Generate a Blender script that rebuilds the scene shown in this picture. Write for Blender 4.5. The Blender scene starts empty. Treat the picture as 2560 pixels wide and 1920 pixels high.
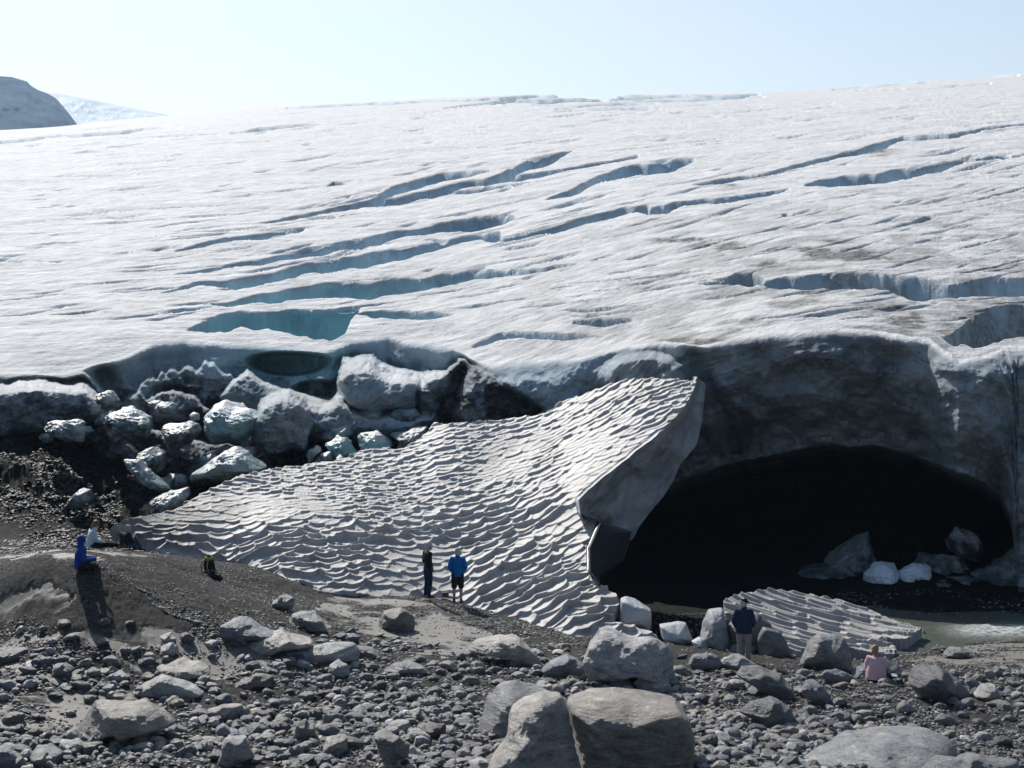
import bpy, math, random
import numpy as np
from mathutils import Vector, Matrix

SC = bpy.context.scene
COL = SC.collection
# ---------------------------------------------------------------- camera, light, exposure
F, CX, HV, CH = 3940.0, 1280.0, 783.0, 9.5      # focal length in source pixels, centre column, horizon row, eye height
def P(u, v, Y):
    """point seen at column u, row v of the photograph at Y metres ahead"""
    return (np.asarray(u) - CX) * Y / F, Y + 0 * np.asarray(u), CH + (HV - np.asarray(v)) * Y / F
cam_d = bpy.data.cameras.new('camera'); cam = bpy.data.objects.new('camera', cam_d); COL.objects.link(cam)
cam.location = (0, 0, CH); cam.rotation_euler = (math.pi / 2, 0, 0)
cam_d.sensor_width = 36; cam_d.lens = F / 2560 * 36; cam_d.shift_y = -(960 - HV) / 2560
cam_d.clip_start = 0.5; cam_d.clip_end = 20000
SC.camera = cam
SUN_AZ, SUN_EL = math.radians(-26), math.radians(40)   # azimuth from +Y, positive to the right
w = bpy.data.worlds.new('World'); SC.world = w; w.use_nodes = True
nt = w.node_tree; bg = nt.nodes['Background']
sky = nt.nodes.new('ShaderNodeTexSky'); sky.sky_type = 'NISHITA'; sky.sun_disc = False
sky.sun_elevation = SUN_EL; sky.sun_rotation = SUN_AZ
sky.altitude = 1200; sky.air_density = 1.0; sky.dust_density = 3.5; sky.ozone_density = 1.0
# pale low glow added to the sky ahead, right of the sun, to brighten it
tc_ = nt.nodes.new('ShaderNodeTexCoord'); dot_ = nt.nodes.new('ShaderNodeVectorMath'); dot_.operation = 'DOT_PRODUCT'; nt.links.new(tc_.outputs['Generated'], dot_.inputs[0])
dot_.inputs[1].default_value = (.34, .94, 0)
mr_ = nt.nodes.new('ShaderNodeMapRange'); mr_.interpolation_type = 'SMOOTHSTEP'; nt.links.new(dot_.outputs['Value'], mr_.inputs[0]); mr_.inputs[1].default_value = .35; mr_.inputs[2].default_value = .95
sp_ = nt.nodes.new('ShaderNodeSeparateXYZ'); nt.links.new(tc_.outputs['Generated'], sp_.inputs[0])
mz_ = nt.nodes.new('ShaderNodeMapRange'); mz_.interpolation_type = 'SMOOTHSTEP'; nt.links.new(sp_.outputs[2], mz_.inputs[0]); mz_.inputs[1].default_value = .50; mz_.inputs[2].default_value = .0
mu_ = nt.nodes.new('ShaderNodeMath'); mu_.operation = 'MULTIPLY'; nt.links.new(mr_.outputs[0], mu_.inputs[0]); nt.links.new(mz_.outputs[0], mu_.inputs[1])
ad_ = nt.nodes.new('ShaderNodeMix'); ad_.data_type = 'RGBA'; ad_.blend_type = 'ADD'; nt.links.new(mu_.outputs[0], ad_.inputs[0]); nt.links.new(sky.outputs[0], ad_.inputs[6]); ad_.inputs[7].default_value = (4.6, 4.1, 3.3, 1)
nt.links.new(ad_.outputs[2], bg.inputs[0]); bg.inputs[1].default_value = 0.072
sl = bpy.data.lights.new('sun', 'SUN'); sl.energy = 5.0; sl.angle = math.radians(0.53); sl.color = (1, .965, .91)
so = bpy.data.objects.new('sun', sl); COL.objects.link(so)
sdir = Vector((math.sin(SUN_AZ) * math.cos(SUN_EL), math.cos(SUN_AZ) * math.cos(SUN_EL), math.sin(SUN_EL)))
so.rotation_euler = sdir.to_track_quat('Z', 'Y').to_euler(); so.location = (-40, 100, 120)
SC.view_settings.view_transform = 'Standard'; SC.view_settings.look = 'None'
SC.view_settings.exposure = 0.36; SC.view_settings.gamma = 1.0
SC.render.engine = 'CYCLES'; SC.cycles.max_bounces = 5; SC.cycles.diffuse_bounces = 3

# ---------------------------------------------------------------- numpy helpers
def hsh(ix, iy, iz, seed):
    h = (ix.astype(np.int64) * 374761393 + iy.astype(np.int64) * 668265263 + iz.astype(np.int64) * 2147483647 + seed * 1274126177) & 0xffffffff
    h = ((h ^ (h >> 13)) * 1274126177) & 0xffffffff
    h = ((h ^ (h >> 16)) * 2246822519) & 0xffffffff
    return ((h ^ (h >> 15)) & 0xffffff) / float(0xffffff)
def vn(x, y, z=None, seed=0):
    x = np.asarray(x, float); y = np.asarray(y, float); z = np.zeros_like(x) if z is None else np.asarray(z, float) + 0 * x
    ix, iy, iz = np.floor(x), np.floor(y), np.floor(z)
    fx, fy, fz = x - ix, y - iy, z - iz
    fx, fy, fz = [f * f * f * (f * (f * 6 - 15) + 10) for f in (fx, fy, fz)]
    r = 0
    for a in (0, 1):
        for b in (0, 1):
            for c in (0, 1):
                r = r + hsh(ix + a, iy + b, iz + c, seed) * (fx if a else 1 - fx) * (fy if b else 1 - fy) * (fz if c else 1 - fz)
    return r * 2 - 1
def fbm(x, y, z=None, seed=0, octs=4, gain=.5):
    r, a, s = 0, 1, 0
    for o in range(octs):
        k = 2.03 ** o
        r = r + a * vn(np.asarray(x) * k + 17.3 * o, np.asarray(y) * k - 9.1 * o, None if z is None else np.asarray(z) * k + 3.7 * o, seed + o * 13)
        s += a; a *= gain
    return r / s
def sstep(a, b, x):
    t = np.clip((x - a) / (b - a), 0, 1); return t * t * (3 - 2 * t)
def worley(x, y, seed=0, jit=.85):
    ix, iy = np.floor(x), np.floor(y)
    d1 = np.full(x.shape, 9.); d2 = np.full(x.shape, 9.); idv = np.zeros(x.shape)
    for a in (-1, 0, 1):
        for b in (-1, 0, 1):
            px = ix + a + .5 + jit * (hsh(ix + a, iy + b, ix * 0, seed) - .5)
            py = iy + b + .5 + jit * (hsh(ix + a, iy + b, ix * 0 + 5, seed) - .5)
            d = (px - x) ** 2 + (py - y) ** 2
            n = d < d1
            d2 = np.where(n, d1, np.minimum(d2, d)); d1 = np.where(n, d, d1)
            idv = np.where(n, hsh(ix + a, iy + b, ix * 0 + 9, seed), idv)
    return np.sqrt(d1), np.sqrt(d2), idv
def pip(px, py, poly):
    px = np.asarray(px); ins = np.zeros(px.shape, bool); n = len(poly)
    for i in range(n):
        x1, y1 = poly[i]; x2, y2 = poly[(i + 1) % n]
        if y1 == y2: continue
        c = ((y1 > py) != (y2 > py)) & (px < (x2 - x1) * (py - y1) / (y2 - y1) + x1)
        ins ^= c
    return ins
def tag(o, label=None, cat=None, group=None, kind=None):
    if label: o['label'] = label
    if cat: o['category'] = cat
    if group: o['group'] = group
    if kind: o['kind'] = kind
    return o
def mesh_np(name, V, faces, mat, parent=None, smooth=True, attrs=None):
    """V (n,3) array; faces: list of (m,k) int arrays; attrs name -> per-vertex floats (n,) or colours (n,3)"""
    me = bpy.data.meshes.new(name); V = np.asarray(V, np.float32)
    faces = [np.asarray(f, np.int32) for f in (faces if isinstance(faces, list) else [faces]) if len(f)]
    nl = sum(f.size for f in faces); nf = sum(len(f) for f in faces)
    me.vertices.add(len(V)); me.vertices.foreach_set('co', V.ravel())
    me.loops.add(nl); me.polygons.add(nf)
    me.loops.foreach_set('vertex_index', np.concatenate([f.ravel() for f in faces]))
    tot = np.concatenate([np.full(len(f), f.shape[1], np.int32) for f in faces])
    me.polygons.foreach_set('loop_start', np.concatenate([[0], np.cumsum(tot)[:-1]]).astype(np.int32))
    me.update(calc_edges=True)
    me.polygons.foreach_set('use_smooth', np.full(nf, smooth))
    for k, a in (attrs or {}).items():
        a = np.asarray(a, np.float32)
        if a.ndim == 1:
            at = me.attributes.new(k, 'FLOAT', 'POINT'); at.data.foreach_set('value', a)
        else:
            at = me.attributes.new(k, 'FLOAT_COLOR', 'POINT'); c = np.ones((len(a), 4), np.float32); c[:, :3] = a; at.data.foreach_set('color', c.ravel())
    me.materials.append(mat)
    o = bpy.data.objects.new(name, me); COL.objects.link(o)
    if parent: o.parent = parent
    return o
def grid_faces(nr, nc, mask=None):
    i = np.arange(nr - 1)[:, None] * nc + np.arange(nc - 1)[None, :]
    f = np.stack([i, i + 1, i + nc + 1, i + nc], -1)
    return f[mask] if mask is not None else f.reshape(-1, 4)
def compact(V, f, attrs):
    used = np.zeros(len(V), bool); used[f.ravel()] = True
    m = np.cumsum(used) - 1
    return V[used], m[f], {k: a[used] for k, a in attrs.items()}

# ---------------------------------------------------------------- materials
def mat_new(name):
    m = bpy.data.materials.new(name); m.use_nodes = True
    return m, m.node_tree, m.node_tree.nodes['Principled BSDF']
def nd(nt, t, **kw):
    n = nt.nodes.new(t)
    for k, v in kw.items(): setattr(n, k, v)
    return n
def noise(nt, scale, detail=5, rough=.6, stretch=None, obj=False):
    tc = nd(nt, 'ShaderNodeTexCoord'); n = nd(nt, 'ShaderNodeTexNoise'); n.inputs['Scale'].default_value = scale
    n.inputs['Detail'].default_value = detail; n.inputs['Roughness'].default_value = rough
    src = tc.outputs['Object']
    if stretch:
        mp = nd(nt, 'ShaderNodeMapping'); mp.inputs['Scale'].default_value = stretch
        nt.links.new(src, mp.inputs[0]); src = mp.outputs[0]
    nt.links.new(src, n.inputs['Vector']); return n.outputs['Fac']
def ramp(nt, fac, stops):
    r = nd(nt, 'ShaderNodeValToRGB'); el = r.color_ramp.elements
    while len(el) < len(stops): el.new(.5)
    for e, (p, c) in zip(el, stops):
        e.position = p; e.color = (*c, 1) if len(c) == 3 else c
    nt.links.new(fac, r.inputs[0]); return r.outputs[0]
def mix(nt, fac, a, b, mode='MIX'):
    m = nd(nt, 'ShaderNodeMix', data_type='RGBA', blend_type=mode)
    for s, x in ((0, fac), (6, a), (7, b)):
        if hasattr(x, 'is_linked') or hasattr(x, 'links'): nt.links.new(x, m.inputs[s])
        else: m.inputs[s].default_value = x if s == 0 else (*x, 1)
    return m.outputs[2]
def math_n(nt, op, a, b=0.0):
    m = nd(nt, 'ShaderNodeMath', operation=op)
    for s, x in ((0, a), (1, b)):
        if hasattr(x, 'links'): nt.links.new(x, m.inputs[s])
        else: m.inputs[s].default_value = x
    return m.outputs[0]
def attr(nt, name, col=False):
    a = nd(nt, 'ShaderNodeAttribute', attribute_name=name); return a.outputs['Color' if col else 'Fac']
def bump(nt, p, specs):
    prev = None
    for h, st, dist in specs:
        b = nd(nt, 'ShaderNodeBump'); b.inputs['Strength'].default_value = st; b.inputs['Distance'].default_value = dist
        nt.links.new(h, b.inputs['Height'])
        if prev: nt.links.new(prev, b.inputs['Normal'])
        prev = b.outputs[0]
    nt.links.new(prev, p.inputs['Normal'])
def simple(name, col, rough=.7, bs=0, bd=.01, spec=.5, var=.0, vs=3):
    m, nt, p = mat_new(name); p.inputs['Roughness'].default_value = rough; p.inputs['Specular IOR Level'].default_value = spec
    if var:
        c = mix(nt, noise(nt, vs, 4), tuple(x * (1 - var) for x in col), tuple(min(1, x * (1 + var)) for x in col)); nt.links.new(c, p.inputs['Base Color'])
    else: p.inputs['Base Color'].default_value = (*col, 1)
    if bs: bump(nt, p, [(noise(nt, bs, 4), .6, bd)])
    return m
# glacier ice: weathered white crust, grit, clean blue-green ice where walls are fresh
m, nt, p = mat_new('glacier_ice')
crust = mix(nt, ramp(nt, noise(nt, .55, 6, .6, (1, 1, 2)), [(.25, (0, 0, 0)), (.75, (1, 1, 1))]), (.54, .545, .55), (.78, .78, .775))
grit = mix(nt, ramp(nt, noise(nt, 3.5, 7, .75, (1, 1, 1)), [(.38, (0, 0, 0)), (.62, (1, 1, 1))]), (.065, .062, .06), (.30, .295, .28))
blue = mix(nt, ramp(nt, noise(nt, .35, 5, .6), [(.3, (0, 0, 0)), (.7, (1, 1, 1))]), (.24, .39, .49), (.56, .67, .75))
blue = mix(nt, attr(nt, 'teal'), blue, mix(nt, noise(nt, .3, 4, .6), (.09, .40, .45), (.33, .68, .71)))  # teal tint in the hollow stands in for light passing through the ice
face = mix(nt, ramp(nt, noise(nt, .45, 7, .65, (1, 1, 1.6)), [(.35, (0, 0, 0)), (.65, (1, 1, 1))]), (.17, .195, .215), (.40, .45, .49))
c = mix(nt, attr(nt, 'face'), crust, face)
c = mix(nt, attr(nt, 'clean'), c, blue)
c = mix(nt, attr(nt, 'dirt'), c, grit)
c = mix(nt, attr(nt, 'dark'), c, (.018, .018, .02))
nt.links.new(c, p.inputs['Base Color']); p.inputs['Roughness'].default_value = .75; p.inputs['Specular IOR Level'].default_value = .04
bump(nt, p, [(noise(nt, .8, 6, .65, (1, 1, 1)), .6, .45), (noise(nt, 9, 5, .7), .8, .05)])
M_ICE = m
# melted granular snow with dust
def snow_mat(name, lo, hi, b=.025):
    m, nt, p = mat_new(name)
    c = mix(nt, ramp(nt, noise(nt, .5, 6, .65), [(.35, (0, 0, 0)), (.65, (1, 1, 1))]), lo, hi)
    c = mix(nt, attr(nt, 'dirt'), c, (.085, .08, .075))
    nt.links.new(c, p.inputs['Base Color']); p.inputs['Roughness'].default_value = .6; p.inputs['Specular IOR Level'].default_value = .3
    bump(nt, p, [(noise(nt, 14, 5, .7), .5, b)])
    return m
M_SNOW = snow_mat('old_snow', (.40, .385, .365), (.55, .53, .505))
# ground: dark gravel, silt sheets
m, nt, p = mat_new('gravel_ground')
g = mix(nt, ramp(nt, noise(nt, 11, 8, .8), [(.35, (0, 0, 0)), (.65, (1, 1, 1))]), (.022, .021, .021), (.24, .235, .225))
g = mix(nt, 1.0, g, ramp(nt, noise(nt, 3.2, 6, .75, (1, 2.2, 1)), [(.38, (.45, .45, .45)), (.62, (1.25, 1.25, 1.25))]), 'MULTIPLY')
g = mix(nt, ramp(nt, noise(nt, .7, 4, .6), [(.35, (0, 0, 0)), (.7, (1, 1, 1))]), g, (.085, .075, .065))
silt = mix(nt, noise(nt, 1.2, 6, .6), (.10, .092, .08), (.19, .175, .155))
c = mix(nt, attr(nt, 'silt'), g, silt)
c = mix(nt, attr(nt, 'debris_shade'), c, mix(nt, ramp(nt, noise(nt, 4, 7, .75), [(.4, (0, 0, 0)), (.7, (1, 1, 1))]), (.008, .008, .009), (.04, .039, .038)))
nt.links.new(c, p.inputs['Base Color'])
sp = math_n(nt, 'ADD', math_n(nt, 'MULTIPLY', attr(nt, 'silt'), .35), .1); nt.links.new(sp, p.inputs['Specular IOR Level'])
rr = mix(nt, attr(nt, 'silt'), (.75, .75, .75), (.62, .62, .62)); nt.links.new(rr, p.inputs['Roughness'])
hb = math_n(nt, 'MULTIPLY', noise(nt, 22, 6, .75), math_n(nt, 'SUBTRACT', 1.15, attr(nt, 'silt')))
hc = math_n(nt, 'MULTIPLY', noise(nt, 7, 5, .8), math_n(nt, 'SUBTRACT', 1.05, attr(nt, 'silt')))
bump(nt, p, [(hc, 1.0, .22), (hb, 1.0, .12), (noise(nt, 70, 3, .7), .6, .02)])
M_GROUND = m
# stones: colour from a per-vertex tint
m, nt, p = mat_new('grey_stone')
t = attr(nt, 'tint', True)
c = mix(nt, ramp(nt, noise(nt, 2.2, 8, .7, (1, 1, 2.5)), [(.3, (.45, .45, .45)), (.7, (1.25, 1.25, 1.25))]), t, t)
mm = mix(nt, 1.0, t, ramp(nt, noise(nt, 2.2, 8, .7, (1, 1, 3)), [(.36, (.45, .45, .48)), (.46, (.92, .92, .93)), (.57, (1.08, 1.07, 1.05)), (.64, (1.75, 1.7, 1.64))]), 'MULTIPLY')
mm = mix(nt, ramp(nt, noise(nt, .9, 3, .5), [(.5, (0, 0, 0)), (.75, (.5, .5, .5))]), mm, (.17, .15, .13))
mm = mix(nt, 1.0, mm, ramp(nt, noise(nt, 26, 4, .8), [(.35, (.62, .62, .63)), (.65, (1.4, 1.39, 1.37))]), 'MULTIPLY')
nt.links.new(mm, p.inputs['Base Color']); p.inputs['Roughness'].default_value = .42; p.inputs['Specular IOR Level'].default_value = .45
bump(nt, p, [(noise(nt, 3.2, 9, .75, (.6, .6, 2.6)), .9, .16), (noise(nt, 38, 5, .75), .7, .02)])
M_STONE = m
# ---------------------------------------------------------------- ground
K = 2560 / 2212.0
GP = [(0,1920,32.3),(500,1920,32.5),(1000,1920,33),(1600,1920,33),(2100,1920,33),(2560,1920,33),
 (0,1700,37.5),(400,1700,38.5),(800,1700,39.5),(1280,1700,40.4),(1700,1700,40.6),(2100,1700,41),(2560,1700,41),
 (0,1600,40.4),(0,1530,41.5),(0,1470,42),(200,1428,41.6),(60,1440,42),(330,1420,43),(0,1400,45),(200,1385,46),(420,1392,46),
 (0,1376,50.5),(230,1375,50.2),(350,1380,50.2),(450,1425,45.5),(600,1505,44),(700,1550,43.6),(500,1560,41),(300,1500,41),(700,1620,41),
 (530,1448,48.5),(800,1500,50),(1000,1492,51.2),(1070,1492,51.3),(1130,1507,51.4),(1000,1505,50),(1250,1560,48.2),(1430,1602,46.3),(1630,1605,46),
 (400,1389,51.6),(560,1408,51),(700,1450,50.6),(900,1580,45.5),(1200,1640,43.3),
 (0,1330,54),(0,1200,59),(0,1110,66),(0,1050,72),(200,1190,64),(330,1320,58),(150,1080,72),(400,1230,66),(420,1100,76),(700,1180,76),
 (900,1470,56),(900,1370,63),(900,1200,76),(1300,1500,55),(1300,1420,62),(1300,1280,76),
 (1700,1600,52),(1700,1486,60),(1700,1330,75),(2100,1645,49.5),(2400,1625,46.5),(2560,1620,46.2),(2300,1660,43.5),
 (2350,1600,49.3),(2560,1590,49.3),(2200,1490,55),(2500,1480,56),(2300,1300,72),(2560,1280,75)]
GX = np.array([[(u - CX) * Y / F, Y] for u, v, Y in GP]); GZ = np.array([CH + (HV - v) * Y / F for u, v, Y in GP])
for x_, y_, z_ in ((-40,20,.5),(0,20,.2),(40,20,.2),(-45,45,2.2),(-45,75,6),(45,45,0),(45,80,0),(-60,95,8),(0,95,3),(60,95,2)):
    GX = np.vstack([GX, [x_, y_]]); GZ = np.append(GZ, z_)
def _tps(r2): return np.where(r2 > 1e-9, .5 * r2 * np.log(r2 + 1e-12), 0)
_n = len(GX); _A = np.zeros((_n + 3, _n + 3)); _d = ((GX[:, None] - GX[None]) ** 2).sum(-1)
_A[:_n, :_n] = _tps(_d) + np.eye(_n) * .3; _A[:_n, _n] = 1; _A[:_n, _n + 1:] = GX; _A[_n, :_n] = 1; _A[_n + 1:, :_n] = GX.T
GW = np.linalg.solve(_A, np.append(GZ, [0, 0, 0]))
def ground_base(x, y):
    x = np.clip(np.asarray(x, float), -48, 48); y = np.clip(np.asarray(y, float), 20, 98)
    z = GW[_n] + GW[_n + 1] * x + GW[_n + 2] * y
    for i in range(_n): z = z + GW[i] * _tps((x - GX[i, 0]) ** 2 + (y - GX[i, 1]) ** 2)
    return z
SILT = [[(-60,1490),(140,1455),(200,1480),(180,1520),(60,1545),(-60,1550)],      # polygons in photo pixels, tested on the ground plane
        [(-80,1745),(0,1740),(120,1715),(260,1735),(300,1790),(230,1835),(60,1830),(-80,1820)],
        [(300,1600),(650,1590),(720,1640),(640,1700),(520,1720),(420,1690),(280,1650)],
        [(-80,1640),(60,1650),(150,1665),(130,1700),(-80,1710)],
        [(-60,1366),(120,1372),(250,1374),(420,1372),(430,1386),(200,1396),(100,1398),(-60,1402)],
        [(2250,1618),(2400,1610),(2700,1608),(2700,1665),(2420,1672),(2280,1668)],
        [(780,1490),(1080,1492),(1150,1540),(1250,1580),(1180,1640),(980,1620),(820,1570)],
        [(-60,1590),(250,1575),(420,1560),(650,1585),(500,1610),(200,1625),(-60,1620)]]
def silt_amount(x, y, z):
    u = CX + F * x / y; v = HV + F * (CH - z) / y
    wu = u + 70 * fbm(x * 1.1, y * 1.1, None, 5, 5, .6); wv = v + 26 * fbm(x * 1.1, y * 1.1, None, 6, 5, .6)
    s = np.zeros(x.shape)
    for pl in SILT: s = np.maximum(s, pip(wu, wv, pl) * 1.0)
    return s * sstep(-.32, .12, fbm(x * .9, y * 1.2, None, 16, 4, .6))
def ground_z(x, y, fine=True):
    x = np.asarray(x, float); y = np.asarray(y, float)
    b = ground_base(x, y)
    left = sstep(54, 60, y) * sstep(-11, -16, x)
    s = silt_amount(x, np.maximum(y, 5), b)
    a = .10 * (1 - .7 * s)
    z = b + a * fbm(x * .5, y * .5, None, 11, 3)
    z = z + left * (1.9 * np.abs(fbm(x * .20 + y * .14, y * .08, None, 21, 4)) - .6 + .5 * fbm(x * .9, y * .6, None, 23, 5, .6) + .30 * np.abs(fbm(x * 2.6, y * 2.2, None, 24, 4, .6)))
    if fine: z = z + (1 - .9 * s) * (.055 * fbm(x * 2.2, y * 2.2, None, 12, 4, .62) + .035 * np.abs(fbm(x * 5.3, y * 5.3, None, 14, 3, .6)))
    return z
us = np.concatenate([np.linspace(-1500, -60, 60), np.arange(-50, 2610, 2.6), np.linspace(2640, 4100, 60)])
vs = np.concatenate([np.linspace(3600, 1960, 50), np.arange(1945, 1330, -1.7), np.arange(1330, 1130, -3.0)])
Ys = CH * F / (vs - HV)                      # row spacing of a flat plain
Ys = np.concatenate([[-60, -20, 0, 6], Ys[Ys < 106]])
YY, UU = np.meshgrid(Ys, us, indexing='ij')
XX = np.where(YY > 12, (UU - CX) * YY / F, (UU - CX) * 12 / F * (1 + .02 * (12 - YY)))
ZZ = ground_z(XX, YY)
S = silt_amount(XX, np.maximum(YY, 5), ZZ)
S = np.where(YY > 90, 0, S)
DK_ = sstep(52, 56, YY) * sstep(4, 0, XX) + sstep(47.2, 49.2, YY) * sstep(2.2, 4.2, XX)  # left: black debris slope; right: cave-mouth shade painted into the ground colour
ground = mesh_np('ground', np.stack([XX, YY, ZZ], -1).reshape(-1, 3), grid_faces(*XX.shape), M_GROUND, attrs={'silt': S.ravel(), 'debris_shade': np.clip(DK_, 0, 1).ravel()})
tag(ground, 'dark gravel ground with silt flats below the glacier', kind='structure')

# ---------------------------------------------------------------- glacier
def L(pts, k=K): return np.array(pts, float) * k
LIP = L([(-700,815),(0,800),(100,800),(150,795),(240,772),(330,742),(400,733),(500,745),(600,750),(700,762),(760,742),(840,730),(900,745),(980,750),(1020,768),(1065,782),(1120,776),(1250,765),(1320,745),(1420,735),(1490,742),(1600,726),(1700,716),(1800,712),(1900,715),(1960,728),(2010,734),(2070,776),(2130,768),(2170,752),(2212,748),(2900,750)])
SKY = np.array([(-1200,350),(-500,312),(0,326),(160,313),(270,295),(420,283),(500,271),(600,265),(750,256),(870,250),(1080,243),(1250,237),(1400,235),(1650,235),(1800,231),(1900,226),(2000,218),(2100,208),(2212,198),(2330,190),(2450,184),(2560,180),(3400,130)], float)
SKY[2:, 1] = np.interp(SKY[2:, 0], [0,160,270,420,600,750,860,1080,1250,1400,1650,1900,2100,2300,2560], [326,316,302,289,272,262,257,246,238,236,236,233,220,203,184])
YL = np.array([(-1200,74),(0,74),(500,77),(850,79),(1150,76),(1300,70.5),(1450,67),(1600,64.5),(1900,60.5),(2200,58.2),(2560,57),(3500,56)], float)
# crevasses: (x, y of the upper lip, height of the visible wall) in the coordinates of a 2212 wide copy of the photograph
CREV = [
 [(560,478,3),(620,468,9),(690,455,9),(740,440,12),(800,425,12),(860,402,16),(900,385,26),(960,372,24),(1030,368,9),(1060,366,2)],
 [(1050,384,4),(1100,362,22),(1180,340,18),(1240,324,3)],
 [(640,462,3),(700,448,9),(780,434,12),(860,425,16),(960,402,14),(1060,387,12),(1160,372,12),(1280,350,10),(1380,335,4)],
 [(860,434,4),(950,417,10),(1040,407,8),(1150,396,3)],
 [(1180,425,4),(1230,408,16),(1290,385,12),(1350,362,22),(1440,347,20),(1500,345,4)],
 [(380,545,3),(440,533,10),(500,520,10),(580,508,12),(655,496,6)],
 [(380,585,3),(480,571,8),(560,560,12),(640,545,15),(720,530,18),(800,514,22),(900,495,24),(980,476,30),(1060,463,28),(1112,462,8)],
 [(350,628,3),(430,612,10),(520,598,18),(620,582,22),(720,563,24),(820,545,25),(900,530,24),(980,515,20),(1080,502,20)],
 [(1060,520,5),(1120,508,14),(1180,494,18),(1260,470,22),(1340,452,22),(1400,447,12)],
 [(1370,452,10),(1400,446,22),(1440,440,22),(1475,436,6)],
 [(1440,440,5),(1500,430,12),(1600,418,13),(1660,410,12),(1705,406,4)],
 [(440,655,3),(520,642,14),(600,628,28),(700,612,32),(800,606,30),(900,598,26),(980,590,22),(1100,580,14),(1200,575,8),(1270,572,2)],
 [(920,596,3),(960,588,10),(1010,584,9),(1050,578,3)],
 [(1740,395,6),(1790,383,20),(1860,372,26),(1920,366,24),(1990,358,18),(2080,345,10),(2180,333,6)],
 [(1500,395,3),(1560,383,9),(1650,368,8),(1750,345,8),(1850,325,8),(1950,292,14),(2050,290,9),(2140,273,7),(2230,263,8)],
 [(1550,612,3),(1590,592,24),(1625,590,26),(1650,600,6)],
 [(1640,606,4),(1700,596,24),(1760,592,30),(1850,592,34),(1920,594,42),(1980,604,45),(2050,620,32),(2120,606,45),(2212,600,55),(2500,590,55)],
 [(2010,738,4),(2060,725,22),(2100,690,56),(2150,670,74),(2212,664,82),(2500,655,82)],
 [(1240,690,5),(1300,682,14),(1365,680,6)],
 [(1020,745,3),(1080,722,14),(1160,716,12),(1240,712,12),(1300,716,4)],
 [(400,716,4),(430,696,30),(460,680,46),(520,668,34),(600,668,50),(650,666,68),(700,664,74),(738,664,72),(755,664,30),(775,664,5)],
 [(770,676,4),(815,672,24),(880,672,28),(940,676,20),(978,682,3)],
 [(1450,520,3),(1500,516,5),(1560,524,3)], [(1690,462,2),(1700,460,10),(1715,466,3)],
 [(500,286,2),(560,276,7),(640,270,6),(695,268,3)], [(0,303,5),(60,298,6),(130,290,7),(180,290,3)], [(150,294,2),(200,286,8),(260,284,8),(310,276,5),(350,276,2)],
 [(370,300,3),(400,298,5),(425,298,2)], [(150,330,2),(190,325,5),(250,327,2)], [(620,231,4),(700,226,5),(800,222,4),(900,218,5),(1000,214,4),(1080,212,6),(1180,205,8),(1260,199,12),(1310,199,12),(1340,204,5),(1400,206,3)],
 [(960,232,3),(1040,222,5),(1110,214,9),(1200,213,10),(1280,211,10),(1350,209,8),(1460,206,6),(1560,205,7),(1640,203,4)],
 [(1150,226,2),(1250,228,6),(1350,222,7),(1420,222,3)], [(1200,236,2),(1300,233,5),(1400,232,5),(1440,234,2)],
 [(1320,220,2),(1440,214,6),(1560,211,6),(1650,208,3)],
 [(1800,192,3),(1900,184,4),(2000,174,5),(2100,166,4),(2200,160,4)], [(1850,194,2),(1960,190,5),(2060,184,6),(2140,178,4)],[(2060,168,4),(2110,160,8),(2180,156,4)],
 [(420,502,2),(450,500,5),(480,501,2)], [(700,404,2),(720,394,12),(748,396,3)], [(920,519,2),(945,517,6),(975,517,2)],
 [(250,298,2),(350,291,4),(450,287,3),(560,279,2)],
]
rs = np.random.RandomState(4)
for i in range(340):          # small cracks all over
    x0 = rs.uniform(-80, 2250); y0 = rs.uniform(215, 700); l = rs.uniform(25, 150) * (.6 + y0 / 500)
    if y0 < np.interp(x0 * K, SKY[:, 0], SKY[:, 1]) / K + 8 or y0 > np.interp(x0 * K, LIP[:, 0], LIP[:, 1]) / K - 15: continue
    sl_ = -.10 - .16 * np.clip((x0 - 200) / 800, 0, 1) * sstep(250, 420, y0) * sstep(720, 560, y0)
    t_ = rs.uniform(1.2, 4) * (.6 + y0 / 700)
    CREV.append([(x0, y0, .3), (x0 + l * .4, y0 + sl_ * l * .4 + rs.uniform(-1, 1), t_), (x0 + l, y0 + sl_ * l, .3)])
for i in range(115):         # long fine cracks running with the main crevasses
    x0 = rs.uniform(-60, 2100); y0 = rs.uniform(222, 640) ; l = rs.uniform(140, 420)
    sky_ = np.interp(x0 * K, SKY[:, 0], SKY[:, 1]) / K
    sl_ = -.06 - .17 * sstep(260, 450, y0) * sstep(700, 560, y0) * sstep(100, 900, x0)
    if y0 + sl_ * l < sky_ + 16: continue
    n_ = 7; xs = np.linspace(x0, x0 + l, n_); ys = y0 + sl_ * (xs - x0) + rs.normal(0, 2.2, n_).cumsum() * .6; th_ = rs.uniform(.6, 3.4, n_) * (.45 + y0 / 900); th_[0] = th_[-1] = .2
    CREV.append([tuple(q) for q in zip(xs, ys, th_)])
DIRTP = [(1480,522,70,8),(1560,535,60,8),(1640,570,60,10),(1800,545,110,16),(1790,530,35,8),(1870,560,60,10),(1960,690,50,30),(1500,740,120,12),(1900,330,40,8),(1560,400,30,6)]
g_u = np.concatenate([np.linspace(-1100, -60, 60), np.arange(-50, 2612, 1.9), np.linspace(2640, 3400, 50)])
NU = 470
tt = np.linspace(0, 1, NU)[:, None]                                   # 0 at the far skyline, 1 at the lip
vlip = np.interp(g_u, LIP[:, 0], LIP[:, 1]) + 3 * fbm(g_u * .02, g_u * 0, None, 31, 4)
vsky = np.interp(g_u, SKY[:, 0], SKY[:, 1])
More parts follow.
